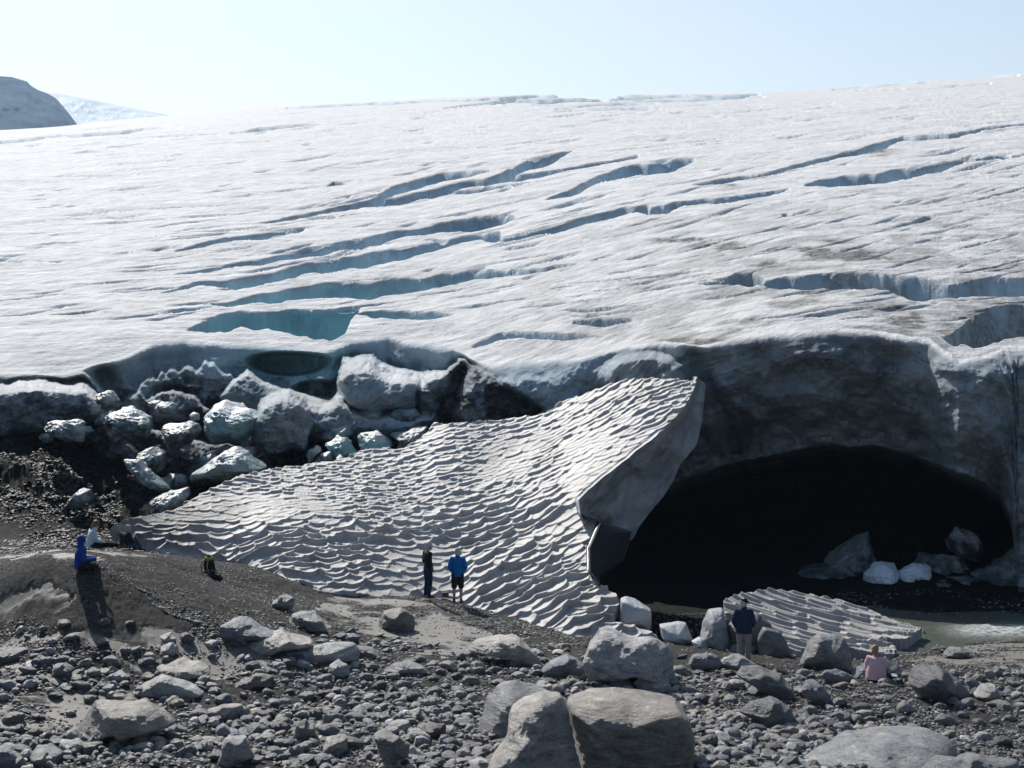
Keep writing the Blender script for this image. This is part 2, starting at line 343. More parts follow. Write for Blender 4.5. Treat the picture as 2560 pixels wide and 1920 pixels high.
ylip = np.interp(g_u, YL[:, 0], YL[:, 1]); YSKY = 460.0
def gsm(x, w):
    """smooth a curve over the columns, window in photo pixels"""
    g = np.arange(-1400, 3700, 5.); y = np.interp(g, g_u, x); k = np.exp(-.5 * (np.arange(-3 * w, 3 * w + 1, 5.) / w) ** 2); k /= k.sum()
    return np.interp(g_u, g, np.convolve(np.pad(y, len(k) // 2, 'edge'), k, 'valid')[:len(g)])
ylip_s = gsm(ylip, 160); vref = gsm(vlip, 220); vsky = gsm(vsky, 25); vskys = gsm(vsky, 200)
vb = vsky + (vlip - vsky) * tt ** 1.08
def Y_of(v):
    g = np.clip((v - vsky) / (vref - vsky), 0, 1.4) ** (1 / 1.3)
    return 1 / (g * (1 / ylip_s - 1 / YSKY) + 1 / YSKY)
Yg = Y_of(vb); ylip = Yg[-1]
Ug = np.broadcast_to(g_u, Yg.shape)
X = (Ug - CX) * Yg / F; Z = CH + (HV - vb) * Yg / F
clean = np.zeros(Z.shape); dirt = np.zeros(Z.shape); drop = np.zeros(Z.shape)
for ci, cr in enumerate(CREV):
    a = np.array(cr, float); cu, cv, ct = a[:, 0] * K, a[:, 1] * K, a[:, 2] * K * .9
    m_ = (g_u > cu[0] - 5) & (g_u < cu[-1] + 5)
    if not m_.any(): continue
    gu = g_u[m_]; big = ct.max() > 9
    wob = fbm(gu * .012, gu * 0 + ci, None, 40 + ci, 3, .5)
    vt = np.interp(gu, cu, cv) + wob * min(7, ct.max() * .28); th = np.interp(gu, cu, ct, 0, 0) * (1 + .38 * fbm(gu * .010, gu * 0 + ci, None, 90 + ci, 3)); th = np.minimum(th, np.maximum(vlip[m_] - vt - 22, 0) / 1.02)
    s = (vb[:, m_] - vt) / np.maximum(th, .01)
    Yc = Yg[:, m_]
    pr = sstep(-.02, .24, s) ** .9 * sstep(1.06, .86, s)
    D = np.minimum(th * Yc / F * 2.5, 7) * pr
    drop[:, m_] = np.maximum(drop[:, m_], D)
    if big:
        clean[:, m_] = np.maximum(clean[:, m_], .75 * sstep(-.05, .05, s) * sstep(1.0, .7, s))
        dirt[:, m_] = np.maximum(dirt[:, m_], .35 * np.exp(-((s + .05) * 7) ** 2) * sstep(.45, .6, .5 + .5 * fbm(gu * .02, gu * 0, None, 60 + ci, 3)))
        Zr = .25 * th * Yc / F * np.exp(-((s + .2) * 3.0) ** 2) * (s < 0); drop[:, m_] -= Zr * .3
rel = sstep(0, 60, vb - vsky)
und = .32 * fbm(X * .055, Yg * .10, None, 3, 3) + .07 * fbm(X * .25, Yg * .5, None, 7, 4) + .05 * fbm(X * .9, Yg * 1.6, None, 8, 4) + .06 * np.abs(fbm(X * .12 + Yg * .05, Yg * .7, None, 9, 4))
und = und * (.3 + .7 * rel)
drop = (np.pad(drop, ((0, 0), (2, 2)), 'edge')[:, :-4] + 2 * np.pad(drop, ((0, 0), (1, 1)), 'edge')[:, :-2][:, :drop.shape[1]] + 3 * drop + 2 * np.roll(drop, -1, 1) + np.roll(drop, -2, 1)) / 9
Z = Z - drop + und
uu, vv = Ug / K, vb / K
base_d = sstep(600, 1900, uu) * sstep(330, 620, vv) * .34 + sstep(560, 760, vv) * .10 + sstep(1200, 2000, uu) * .06
nz = .5 + .5 * fbm(X * .6, Yg * .5, None, 71, 5, .65)
for (dx, dy, rx, ry) in DIRTP: base_d = np.maximum(base_d, 1.2 * np.exp(-(((uu - dx) / rx) ** 2 + ((vv - dy) / ry) ** 2)))
spk = sstep(.60, .80, .5 + .5 * fbm(X * .35 + Yg * .1, Yg * 1.1, None, 77, 5, .7)) * .55 * sstep(240, 420, vv)
dirt = np.maximum(dirt, np.clip(base_d * (.35 + 1.3 * sstep(.4, .65, nz)) + spk * .6, 0, .95))
clean = np.maximum(clean, sstep(.12, .5, drop / np.maximum(.02 * Yg / 80, .01) * .05))
clean = np.clip(clean, 0, .85)
# ---- ice front: relief below the lip, rows running down to the ground, the cave cut 30 m into it
NFc = 330
ARCH = L([(1180,1400),(1240,1330),(1290,1210),(1340,1130),(1400,1075),(1480,1035),(1560,1003),(1640,985),(1700,975),(1800,962),(1880,960),(1950,975),(2020,1000),(2080,1020),(2130,1040),(2160,1060),(2185,1120),(2195,1230),(2200,1400)])
tf = np.linspace(0, 1, NFc)[1:, None] ** 1.1
vbot = np.full(g_u.shape, 1560.)
vf = vlip + (vbot - vlip) * tf
Uf = np.broadcast_to(g_u, vf.shape)
dv = vf - vlip
Yf = ylip + 0 * vf
Yf = Yf - .9 * (1 - np.exp(-dv / 9))                                   # rounded brow
Yf = Yf - 2.6 * sstep(60, 420, dv) * sstep(1300, 700, Uf)                        # left part leans out at its foot
wide = 1.5 * fbm(Uf * .0045, vf * .006, None, 50, 4, .5) + .45 * fbm(Uf * .02, vf * .022, None, 51, 4, .55)
Yf = Yf + wide * sstep(5, 60, dv)
# scalloped brow over the cave
Yf = Yf + sstep(1500, 1800, Uf) * (2.2 * sstep(880, 1100, vf))
va = np.interp(g_u, ARCH[:, 0], ARCH[:, 1], 1620, 1620) + 8 * fbm(g_u * .015, g_u * 0, None, 55, 3)
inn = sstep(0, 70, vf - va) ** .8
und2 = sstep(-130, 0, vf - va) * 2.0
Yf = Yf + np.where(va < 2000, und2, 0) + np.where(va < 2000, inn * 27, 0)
lay = np.where(va < 2000, vf - va, (vf - vlip) * .8 - 400); ang_ = fbm(Uf * .004, vf * .004, None, 57, 3)
Yf = Yf + .30 * fbm(Uf * .0025, (lay + 60 * ang_) * .030, None, 58, 4, .55) * sstep(1350, 1600, Uf) * sstep(10, 60, dv)
Yf = Yf + sstep(1500, 1100, Uf) * sstep(30, 140, dv) * (3.6 * np.abs(fbm(Uf * .009, vf * .013, None, 59, 5, .6)) - .8)
for li, (lo_, la_, am_) in enumerate(((70, 45, 1.6), (150, 60, 1.8), (235, 60, 1.8), (300, 50, 1.5))):
    e_ = lo_ + la_ * fbm(Uf * .011, Uf * 0 + li * 7, None, 62 + li, 4, .6) * 1.6; st_ = sstep(-.25, .15, fbm(Uf * .006, Uf * 0 + li, None, 68 + li, 3))
    Yf = Yf - am_ * (.25 + .75 * st_) * sstep(0, 16, dv - e_) * sstep(1480, 1300, Uf)
Yf = Yf - 2.6 * sstep(2180, 2600, Uf + 60 * fbm(Uf * .006, vf * .008, None, 350, 3)) * sstep(0, 100, dv)
def sdf(px, py, poly):
    d = np.full(px.shape, 1e9)
    for i in range(len(poly)):
        ax, ay = poly[i]; bx, by = poly[(i + 1) % len(poly)]; ex, ey = bx - ax, by - ay
        t = np.clip(((px - ax) * ex + (py - ay) * ey) / (ex * ex + ey * ey), 0, 1)
        d = np.minimum(d, (px - ax - t * ex) ** 2 + (py - ay - t * ey) ** 2)
    d = np.sqrt(d); return np.where(pip(px, py, poly), d, -d)
CO_, LO_ = (700, 780, 700 / 2212.), (0, 820, 800 / 2212.)
# (origin, outline, distance of its rim, bulge, bulge width in px, whiteness of the top, clean, dark)
LOBES = [   # ... , height of the sloping white top in px, how far it runs back
 (LO_, [(-400,300),(0,350),(200,335),(440,270),(520,262),(620,330),(720,420),(800,560),(700,640),(-400,640)], 73.5, 1.2, 60, .9, 0, .6, 10, 1),
 (LO_, [(-400,380),(-200,360),(0,350),(200,335),(420,332),(560,345),(640,400),(720,520),(700,640),(560,700),(400,720),(0,760),(-400,760)], 69.5, 1.4, 70, 1, .12, .55, 40, 7),
 (LO_, [(1000,500),(1080,440),(1200,420),(1350,460),(1460,560),(1500,640),(1300,700),(1050,660)], 72.5, 1.6, 60, .5, .05, .7, 8, .8),
 (LO_, [(1500,480),(1580,380),(1700,290),(1900,380),(2100,440),(2260,500),(2300,640),(1850,640),(1600,600)], 72.5, 1.8, 60, .9, .15, .3, 14, 1.5),
 (LO_, [(600,760),(700,640),(900,580),(1100,700),(1300,740),(1500,800),(1900,820),(2000,1000),(1500,1100),(1000,1150),(700,1000)], 69.5, 2.2, 80, .4, 0, .75, 6, .5),
 (CO_, [(480,370),(560,360),(660,345),(740,350),(800,400),(900,430),(1050,450),(1130,490),(1180,600),(1100,760),(900,900),(500,900),(430,640),(470,500)], 69.6, 2.0, 70, 1, .18, .12, 44, 4),
 (CO_, [(1100,500),(1200,460),(1300,470),(1420,520),(1440,600),(1400,760),(1250,900),(1100,900),(1060,700)], 69.6, 1.4, 50, .9, .08, .25, 24, 2),
 (CO_, [(1310,460),(1390,400),(1420,360),(1480,355),(1520,400),(1600,470),(1750,560),(1900,640),(2110,770),(2000,900),(1600,960),(1300,960),(1240,860),(1200,640)], 69.3, 2.0, 90, .3, 0, .8, 5, .3),
 (CO_, [(440,640),(500,650),(560,720),(720,790),(900,760),(1020,800),(1180,780),(1230,800),(1240,900),(1000,1000),(760,1050),(400,1050),(100,960),(-100,1000),(-300,900),(-100,740),(60,690),(200,700),(330,730)], 68.2, 2.2, 90, .9, .35, .12, 26, 2),
 (CO_, [(-180,740),(-60,640),(60,600),(200,680),(260,900),(200,1100),(-100,1150),(-260,1000)], 66.3, 2.0, 60, .8, .15, .35, 30, 2),
]
lob_m = np.zeros(Yf.shape); lob_c = np.zeros(Yf.shape); lob_d = np.zeros(Yf.shape); lob_w = np.zeros(Yf.shape)
jx_ = 13 * fbm(Uf * .018, vf * .018, None, 301, 4, .6); jy_ = 10 * fbm(Uf * .018, vf * .018, None, 302, 4, .6)
for li, (og, pl, y0_, bl_, bw_, wh_, cl_, dk_, th_, te_) in enumerate(LOBES):
    pl = [(og[0] + a * og[2], og[1] + b * og[2]) for a, b in pl]; xs_ = [q[0] for q in pl]
    cols = (g_u > min(xs_) - 40) & (g_u < max(xs_) + 40)
    U_, V_ = Uf[:, cols] + jx_[:, cols], vf[:, cols] + jy_[:, cols]
    sd = sdf(U_, V_, pl); m_ = sstep(-3, 9, sd) * sstep(2, 22, dv[:, cols])
    vt_ = V_[np.argmax(sd > 0, axis=0), np.arange(V_.shape[1])]; kq = np.hanning(31); kq /= kq.sum(); vt_ = np.convolve(np.pad(vt_, 15, 'edge'), kq, 'valid'); dtop = V_ - vt_[None, :]
    yl = y0_ - bl_ * np.sqrt(np.clip(sd / bw_, 0, 1)) + .9 * fbm(Uf[:, cols] * .011 + li, vf[:, cols] * .013, None, 303 + li, 5, .55) + .5 * np.abs(fbm(Uf[:, cols] * .03, vf[:, cols] * .034 + li, None, 323 + li, 4, .55))
    yl = yl + te_ * sstep(th_, 0, dtop) * .95 - .25 * te_
    Yf[:, cols] = Yf[:, cols] * (1 - m_) + yl * m_
    for arr, val in ((lob_m, 1.), (lob_c, cl_), (lob_d, dk_)): arr[:, cols] = arr[:, cols] * (1 - m_) + val * m_
    lob_w[:, cols] = lob_w[:, cols] * (1 - m_) + wh_ * m_ * sstep(th_ * 1.5 + 8, th_ * .7, dtop)
# eye-shaped opening, right front lobe, gullies
eye = ((Uf / K - 625) / 92) ** 2 + ((vf / K - 781 - 6 * np.sin((Uf / K - 540) / 60)) / 26) ** 2
Yf = Yf + 3.6 * sstep(1.12, .5, eye)
eye2 = ((Uf / K - 690) / 60) ** 2 + ((vf / K - 842) / 22) ** 2
Yf = Yf + 2.5 * sstep(1.2, .3, eye2)
gul = np.exp(-(((Uf / K - 215) - (vf / K - 790) * .5) / 26) ** 2) * sstep(0, 30, dv); Yf = Yf + 2.2 * gul
gul = np.exp(-(((Uf / K - 1010) + (vf / K - 770) * .4) / 22) ** 2) * sstep(0, 20, dv); Yf = Yf + 2.5 * gul
gul = np.exp(-(((Uf / K - 1490) - (vf / K - 740) * .45) / 22) ** 2) * sstep(0, 20, dv) * sstep(330, 250, dv); Yf = Yf + 1.2 * gul
lob = np.exp(-(((Uf / K - 1390) / 95) ** 2 + ((vf / K - 815) / 52) ** 2)); Yf = Yf - 2.2 * sstep(.25, .6, lob)
Xf = (Uf - CX) * Yf / F; Zf = CH + (HV - vf) * Yf / F + (und[-1] - drop[-1]) * np.exp(-dv / 25)
cle = np.zeros(Yf.shape); nzf = .5 + .5 * fbm(Uf * .006, vf * .009, None, 81, 5, .6)
cle = np.maximum(cle, .75 * np.exp(-(((Uf / K - 640) / 230) ** 2 + ((vf / K - 790) / 70) ** 2)))
cle = np.maximum(cle, .75 * np.exp(-(((Uf / K - 1190) / 140) ** 2 + ((vf / K - 830) / 60) ** 2)))
cle = np.maximum(cle, .40 * np.exp(-(((Uf / K - 950) / 120) ** 2 + ((vf / K - 770) / 50) ** 2)))
cle = np.maximum(cle, .16 * np.exp(-(((Uf / K - 2150) / 160) ** 2 + ((vf / K - 860) / 90) ** 2)))
cle = cle * (.6 + .6 * nzf)
bandf = sstep(.02, .22, fbm(Uf * .002, (lay + 60 * ang_) * .035, None, 84, 4, .6)) * sstep(1450, 1600, Uf)
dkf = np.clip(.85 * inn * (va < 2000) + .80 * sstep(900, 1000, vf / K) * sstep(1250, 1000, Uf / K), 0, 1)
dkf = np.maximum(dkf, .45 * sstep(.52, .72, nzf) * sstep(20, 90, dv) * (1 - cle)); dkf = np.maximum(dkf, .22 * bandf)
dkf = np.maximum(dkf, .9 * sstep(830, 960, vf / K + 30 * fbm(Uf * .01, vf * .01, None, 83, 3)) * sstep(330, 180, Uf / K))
nzl = .5 + .5 * fbm(Uf * .02, vf * .026, None, 340, 5, .65)
cle = cle * (1 - lob_m) + np.clip((lob_c * 1.15 + .08) * (.4 + 1.4 * nzl), 0, .85) * lob_m
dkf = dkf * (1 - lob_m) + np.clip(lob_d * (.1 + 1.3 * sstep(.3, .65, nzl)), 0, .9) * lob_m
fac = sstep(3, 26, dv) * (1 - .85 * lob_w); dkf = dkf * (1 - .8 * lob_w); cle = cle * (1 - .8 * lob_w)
VA = np.concatenate([np.stack([X, Yg, Z], -1), np.stack([Xf, Yf, Zf], -1)], 0)
back = np.stack([X[0] * 1.35, np.full(len(g_u), YSKY * 1.35), Z[0] * .9], -1)[None]
VA = np.concatenate([back, VA], 0)
def cat(a, b, c=0.): return np.concatenate([np.full((1, len(g_u)), c), a, b], 0).ravel()
glacier = mesh_np('glacier', VA.reshape(-1, 3), grid_faces(VA.shape[0], VA.shape[1])[:, ::-1], M_ICE,
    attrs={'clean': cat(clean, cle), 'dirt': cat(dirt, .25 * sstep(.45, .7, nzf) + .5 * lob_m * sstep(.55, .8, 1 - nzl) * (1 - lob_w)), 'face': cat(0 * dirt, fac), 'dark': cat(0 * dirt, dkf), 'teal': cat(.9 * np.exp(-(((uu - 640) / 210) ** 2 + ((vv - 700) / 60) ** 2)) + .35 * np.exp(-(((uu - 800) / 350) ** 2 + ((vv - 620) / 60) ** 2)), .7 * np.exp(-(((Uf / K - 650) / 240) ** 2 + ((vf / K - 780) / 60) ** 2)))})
tag(glacier, 'glacier tongue with blue crevasses and a dark ice cave', kind='structure')
# ---------------------------------------------------------------- sheets of sun-cupped snow
def cups(x, y, sx, sy, ang, seed, warp=.5, jx=.9, jy=.6):
    """terraced sun cups: returns height pattern (about -.5 .. .5), 1 just above each riser"""
    ca, sa = math.cos(ang), math.sin(ang)
    a = (x * ca + y * sa) / sx; b = (-x * sa + y * ca) / sy
    a = a + warp * fbm(x * .5, y * .5, None, seed + 3, 3); b = b + warp * 1.2 * fbm(x * .45, y * .6, None, seed + 4, 4, .55)
    a = a + .5 * (np.floor(b / 2) % 2) * 0
    ia, ib = np.floor(a), np.floor(b)
    best = np.full(a.shape, 9.); off = np.zeros(a.shape); idv = np.zeros(a.shape); oa = np.zeros(a.shape)
    for i in (-1, 0, 1):
        for j in (-1, 0, 1):
            ha = hsh(ia + i, ib + j, ia * 0, seed); hb = hsh(ia + i, ib + j, ia * 0 + 5, seed)
            ca_ = ia + i + .5 + jx * (ha - .5); cb_ = ib + j + .5 + jy * (hb - .5)
            da, db = a - ca_, b - cb_
            d = (1.05 * da) ** 2 + (db - 1.0 * da * da) ** 2
            n = d < best
            best = np.where(n, d, best); off = np.where(n, db, off); oa = np.where(n, da, oa); idv = np.where(n, hsh(ia + i, ib + j, ia * 0 + 9, seed), idv)
    return -off, best, idv, oa
def sheet(name, poly, u0, u1, v0, v1, step, vb_f, vt_f, Yb_f, Yt_f, cup, mat, bulge=0, thick=.7, dirt_f=None, parent=None, edge_noise=4.0, nblur=1):
    uu = np.arange(u0, u1, step); vv = np.arange(v1, v0, -step)
    V_, U_ = np.meshgrid(vv, uu, indexing='ij')
    vb_, vt_, yb, yt = vb_f(U_), vt_f(U_), Yb_f(U_), Yt_f(U_)
    t = (vb_ - V_) / (vb_ - vt_)
    tc = np.clip(t, -.3, 1.3)
    Y = 1 / (1 / yb + tc * (1 / yt - 1 / yb))
    Y = Y - bulge * 4 * tc * (1 - tc)
    x = (U_ - CX) * Y / F; z = CH + (HV - V_) * Y / F
    h, push = cup(x, Y, t)
    def bl(q):
        q = np.pad(q, ((1, 1), (2, 2)), 'edge'); q = (q[:, :-4] + 2 * q[:, 1:-3] + 3 * q[:, 2:-2] + 2 * q[:, 3:-1] + q[:, 4:]) / 9
        return (q[:-2] + 2 * q[1:-1] + q[2:]) / 4
    for _ in range(nblur): h, push = bl(h), bl(push)
    z = z + h; Yd = Y - push
    pu, pv = U_ + edge_noise * fbm(U_ * .06, V_ * .06, None, 77, 3), V_ + edge_noise * fbm(U_ * .06, V_ * .06, None, 78, 3)
    ins = pip(pu, pv, poly)
    fm = ins[:-1, :-1] & ins[1:, :-1] & ins[:-1, 1:] & ins[1:, 1:]
    f = grid_faces(*ins.shape, mask=fm)
    Vv = np.stack([x, Yd, z], -1).reshape(-1, 3)
    dt = dirt_f(U_, V_, h) if dirt_f else 0 * x
    Vv, f, at = compact(Vv, f, {'dirt': dt.ravel()})
    # skirt along the open border gives the sheet its thickness
    e = np.concatenate([f[:, [0, 1]], f[:, [1, 2]], f[:, [2, 3]], f[:, [3, 0]]])
    key = np.sort(e, 1); kk = key[:, 0].astype(np.int64) * (len(Vv) + 1) + key[:, 1]
    _, idx, cnt = np.unique(kk, return_index=True, return_counts=True)
    be = e[idx[cnt == 1]]
    bv = np.unique(be); mp = np.full(len(Vv), -1); mp[bv] = np.arange(len(bv)) + len(Vv)
    low = Vv[bv] + np.array([0, .15, -thick]) + .08 * np.stack([fbm(Vv[bv, 0] * 2, Vv[bv, 2] * 2, None, 3)] * 3, -1)
    sk = np.stack([be[:, 1], be[:, 0], mp[be[:, 0]], mp[be[:, 1]]], -1)
    Vv = np.concatenate([Vv, low]); at['dirt'] = np.concatenate([at['dirt'], np.full(len(bv), .25)])
    return mesh_np(name, Vv, [f, sk], mat, parent, attrs=at)
def smooth_ip(pts, w=45):
    a = np.array(pts, float); g = np.arange(a[0, 0] - 3 * w, a[-1, 0] + 3 * w, 4.); y = np.interp(g, a[:, 0], a[:, 1])
    k = np.exp(-.5 * (np.arange(-3 * w, 3 * w + 1, 4.) / w) ** 2); k /= k.sum(); y = np.convolve(np.pad(y, len(k) // 2, 'edge'), k, 'valid')[:len(g)]
    return lambda u: np.interp(u, g, y)
ip = smooth_ip
def surf_y(u, v):
    Yr = np.arange(30, 70, .05); x, y, z = P(u, v, Yr); return float(Yr[np.argmax(z < ground_base(x, y))])
BANK = [(272,1330),(320,1305),(400,1290),(455,1270),(520,1225),(600,1190),(680,1172),(760,1160),(830,1150),(920,1120),(1000,1120),(1040,1098),(1070,1075),(1085,1055),(1180,1052),(1260,1044),(1360,1025),(1400,1000),(1450,980),(1520,955),(1600,942),(1690,941),(1742,944),
  (1725,990),(1690,1040),(1640,1090),(1590,1130),(1530,1180),(1470,1225),(1448,1250),(1450,1280),(1480,1297),(1503,1306),(1480,1330),(1470,1370),(1475,1410),(1480,1440),(1505,1465),(1540,1485),(1550,1510),(1535,1545),(1560,1560),(1610,1572),(1655,1600),(1620,1606),(1560,1596),(1500,1600),(1430,1592),(1380,1575),(1330,1565),(1290,1545),(1250,1540),(1180,1520),(1130,1502),(1060,1490),(960,1495),(880,1485),(800,1482),(740,1462),(690,1440),(600,1412),(520,1398),(440,1388),(400,1384),(340,1372),(300,1350)]
def bank_cup(x, y, t):
    tt_ = np.clip(t, 0, 1)
    o, d, idv, oa = cups(x, y, .54, .37, .20, 7, .9, 1., 1.2)
    o2, d2, id2, _ = cups(x, y, .40, .255, .10, 19, .9, 1., 1.2)
    k = sstep(.45, .75, tt_ + .12 * fbm(x * .2, y * .2, None, 8, 2))
    h = (.125 * (o * (.7 + .6 * idv)) + .13 * d) * (1 - k) + (.075 * o2 * (.6 + .6 * id2) + .055 * d2) * k
    h = h + .02 * fbm(x * 1.3, y * 1.3, None, 28, 3)
    n = sstep(-.02, .05, t) * (.45 + .55 * sstep(-.45, .0, fbm(x * .3, y * .3, None, 66, 3)))
    h = h * n
    z0 = .22 * fbm(x * .16, y * .16, None, 91, 3)
    return h + z0 * sstep(0, .2, t), h * .5
def bank_dirt(u, v, h):
    d = .50 * sstep(1120, 1420, v) * .25 + .03
    n = .5 + .5 * fbm(u * .01, v * .02, None, 15, 4)
    d = d + .55 * sstep(620, 420, u) * sstep(.35, .65, n) + .35 * sstep(1460, 1500, v) * sstep(900, 700, u)
    d = d + .35 * sstep(.66, .8, n) + np.clip(h, 0, .4) * .5
    return np.clip(d, 0, .85)
snow_bank = sheet('snow_bank', BANK, 265, 1780, 930, 1612, 1.15,
    ip([(270,1352),(340,1372),(560,1404),(700,1446),(800,1484),(1000,1494),(1130,1503),(1250,1543),(1350,1572),(1430,1594),(1900,1606)]),
    ip([(270,1300),(450,1272),(560,1208),(700,1168),(900,1125),(1060,1100),(1090,1055),(1250,1045),(1370,1020),(1450,980),(1600,942),(1900,935)]),
    ip([(u_, surf_y(u_, v_) + .12) for u_, v_ in [(270,1352),(340,1372),(450,1390),(560,1404),(700,1446),(800,1484),(1000,1494),(1130,1503),(1250,1543),(1350,1572),(1430,1594)]] + [(1900, surf_y(1430, 1594) - .4)]),
    ip([(270,54.5),(450,57),(700,60.5),(1000,62.5),(1250,63.5),(1450,63),(1742,60.5),(1900,60)]), bank_cup, M_SNOW, bulge=.0, thick=.4, dirt_f=bank_dirt)
tag(snow_bank, 'rippled grey snow bank leaning up against the glacier beside the ice cave', 'snow bank')
# broken right edge of the bank: overhanging wall under the tip
def ruled(name, A, B, nA, nB, mat, parent=None, bulge=0, rough=.08, seed=0, attrs_v=.1, thick=.5):
    A = np.array(A, float); B = np.array(B, float)
    def rs_(a, n):
        d = np.concatenate([[0], np.cumsum(np.linalg.norm(np.diff(a[:, :2], axis=0), axis=1))]); d /= d[-1]
        t = np.linspace(0, 1, n); return np.stack([np.interp(t, d, a[:, i]) for i in range(3)], -1)
    a, b = rs_(A, nA), rs_(B, nA); t = np.linspace(0, 1, nB)[:, None, None]
    g = a[None] * (1 - t) + b[None] * t
    g[..., 2] += bulge * np.sin(np.pi * t[..., 0])
    x, y, z = P(g[..., 0], g[..., 1], g[..., 2])
    n1 = fbm(x * 1.1, y * 1.1, z * 1.1, seed, 4, .55) * rough
    n2 = np.abs(fbm(x * .5 + z * .6, y * .4, z * .3, seed + 5, 3)) * rough * 2
    y = y + n1 + n2
    V1 = np.stack([x, y, z], -1).reshape(-1, 3); V2 = V1 + np.array([-.1, thick, 0])
    nr, nc = x.shape; f = grid_faces(nr, nc); n = nr * nc
    bd = np.concatenate([np.arange(nc), np.arange(1, nr) * nc + nc - 1, (nr - 1) * nc + np.arange(nc - 2, -1, -1), np.arange(nr - 2, -1, -1) * nc])
    q = np.stack([bd[:-1], bd[1:], bd[1:] + n, bd[:-1] + n], -1)
    return mesh_np(name, np.concatenate([V1, V2]), [f, f[:, ::-1] + n, q], mat, parent, attrs={'dirt': np.tile(np.clip(attrs_v + .38 * sstep(.0, .35, fbm(x * .35 + z * .25, z * .9 - x * .5, None, seed + 40, 5, .6)), 0, .8).ravel(), 2)})
M_SNOWCUT = snow_mat('broken_snow', (.36, .38, .41), (.56, .58, .60), .05)
ruled('broken_edge', [(1744,943,60.9),(1725,990,60.4),(1690,1040,58.6),(1640,1090,57.2),(1590,1130,56.2),(1530,1180,55.0),(1470,1225,53.8),(1447,1252,53.4),(1452,1290,52.9)],
    [(1765,960,61.6),(1758,1050,61.2),(1742,1110,60.4),(1712,1150,59.8),(1680,1215,59.2),(1640,1262,58.6),(1600,1320,58.0),(1580,1352,57.6),(1500,1345,57)], 160, 60, M_SNOWCUT, snow_bank, bulge=.6, rough=.34, seed=2)
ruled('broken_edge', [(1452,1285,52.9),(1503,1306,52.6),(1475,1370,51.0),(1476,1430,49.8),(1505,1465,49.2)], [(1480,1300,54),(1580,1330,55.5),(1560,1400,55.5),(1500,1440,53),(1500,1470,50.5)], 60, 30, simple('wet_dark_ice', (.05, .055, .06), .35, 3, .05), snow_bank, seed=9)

# fallen slab
SLAB = [(1808,1500),(1840,1486),(1880,1478),(1930,1472),(1960,1474),(2010,1482),(2060,1490),(2110,1503),(2160,1518),(2210,1540),(2260,1556),(2308,1570),(2290,1582),(2268,1600),(2240,1598),(2215,1592),(2190,1590),(2215,1600),(2243,1622),(2238,1634),(2200,1636),(2150,1625),(2110,1612),(2050,1610),(2010,1622),(1985,1640),(1965,1638),(1950,1610),(1915,1590),(1900,1560),(1850,1560),(1815,1545)]
def slab_cup(x, y, t):
    o, d, idv, oa = cups(x, y, .85, .30, -.34, 33, .5, 1., 1.)
    h = .12 * o + .09 * d
    return h, h * .4
snow_slab = sheet('snow_slab', SLAB, 1790, 2320, 1462, 1650, .9, ip([(1790,1560),(1900,1600),(1980,1640),(2240,1640),(2320,1600)]), ip([(1790,1490),(1880,1478),(1960,1472),(2060,1490),(2160,1518),(2320,1568)]),
    ip([(1790,46.6),(1980,45.2),(2240,45.3),(2320,46.5)]), ip([(1790,48.0),(1960,50.2),(2160,50.2),(2320,49)]), slab_cup, M_SNOW, thick=.8, edge_noise=2.0, nblur=3, dirt_f=lambda u, v, h: np.clip(.30 + h * .8, 0, .7))
tag(snow_slab, 'large fallen slab of ridged grey snow tilted on the gravel in front of the ice cave', 'snow slab')
# ---------------------------------------------------------------- stones and ice blocks
import bmesh
_ico = {}
def ico(n):
    if n not in _ico:
        bm = bmesh.new(); bmesh.ops.create_icosphere(bm, subdivisions=n, radius=1)
        _ico[n] = (np.array([v.co[:] for v in bm.verts]), np.array([[v.index for v in f.verts] for f in bm.faces])); bm.free()
    return _ico[n]
def facet(d, rng, n, pw=14, lo=.55, hi=.95, base=3.0):
    """radius of a softly intersected half-space body in directions d"""
    N = rng.normal(size=(n, 3)); N /= np.linalg.norm(N, axis=1)[:, None]
    h = rng.uniform(lo, hi, n)
    r = (np.maximum(d @ N.T, 0) / h) ** pw
    return (r.sum(1) + 1.0) ** (-1 / pw)
def rock_shape(seed, n=3, planes=11, pw=12, rough=.05, dims=(1, .8, .6)):
    rng = np.random.RandomState(seed); d, f = ico(n)
    r = facet(d, rng, planes, pw)
    V = d * r[:, None]
    e = fbm(V[:, 0] * 1.7 + seed, V[:, 1] * 1.7, V[:, 2] * 1.7, seed, 4, .55)
    V = V * (1 + rough * e)[:, None]
    V = V / np.abs(V).max(0)
    return V * np.array(dims), f
STONE_TINTS = [(.24,.25,.265), (.15,.155,.165), (.33,.33,.33), (.33,.29,.245), (.09,.093,.10), (.25,.24,.225), (.50,.49,.475), (.19,.225,.265)]
def surf_at(u, v):
    """where the sight line of a pixel meets the ground"""
    Yr = np.arange(26, 100, .05); x, y, z = P(u, v, Yr); g = ground_z(x, y, False)
    i = np.argmax(z < g) if (z < g).any() else -1
    return float(x[i]), float(y[i]), float(g[i])
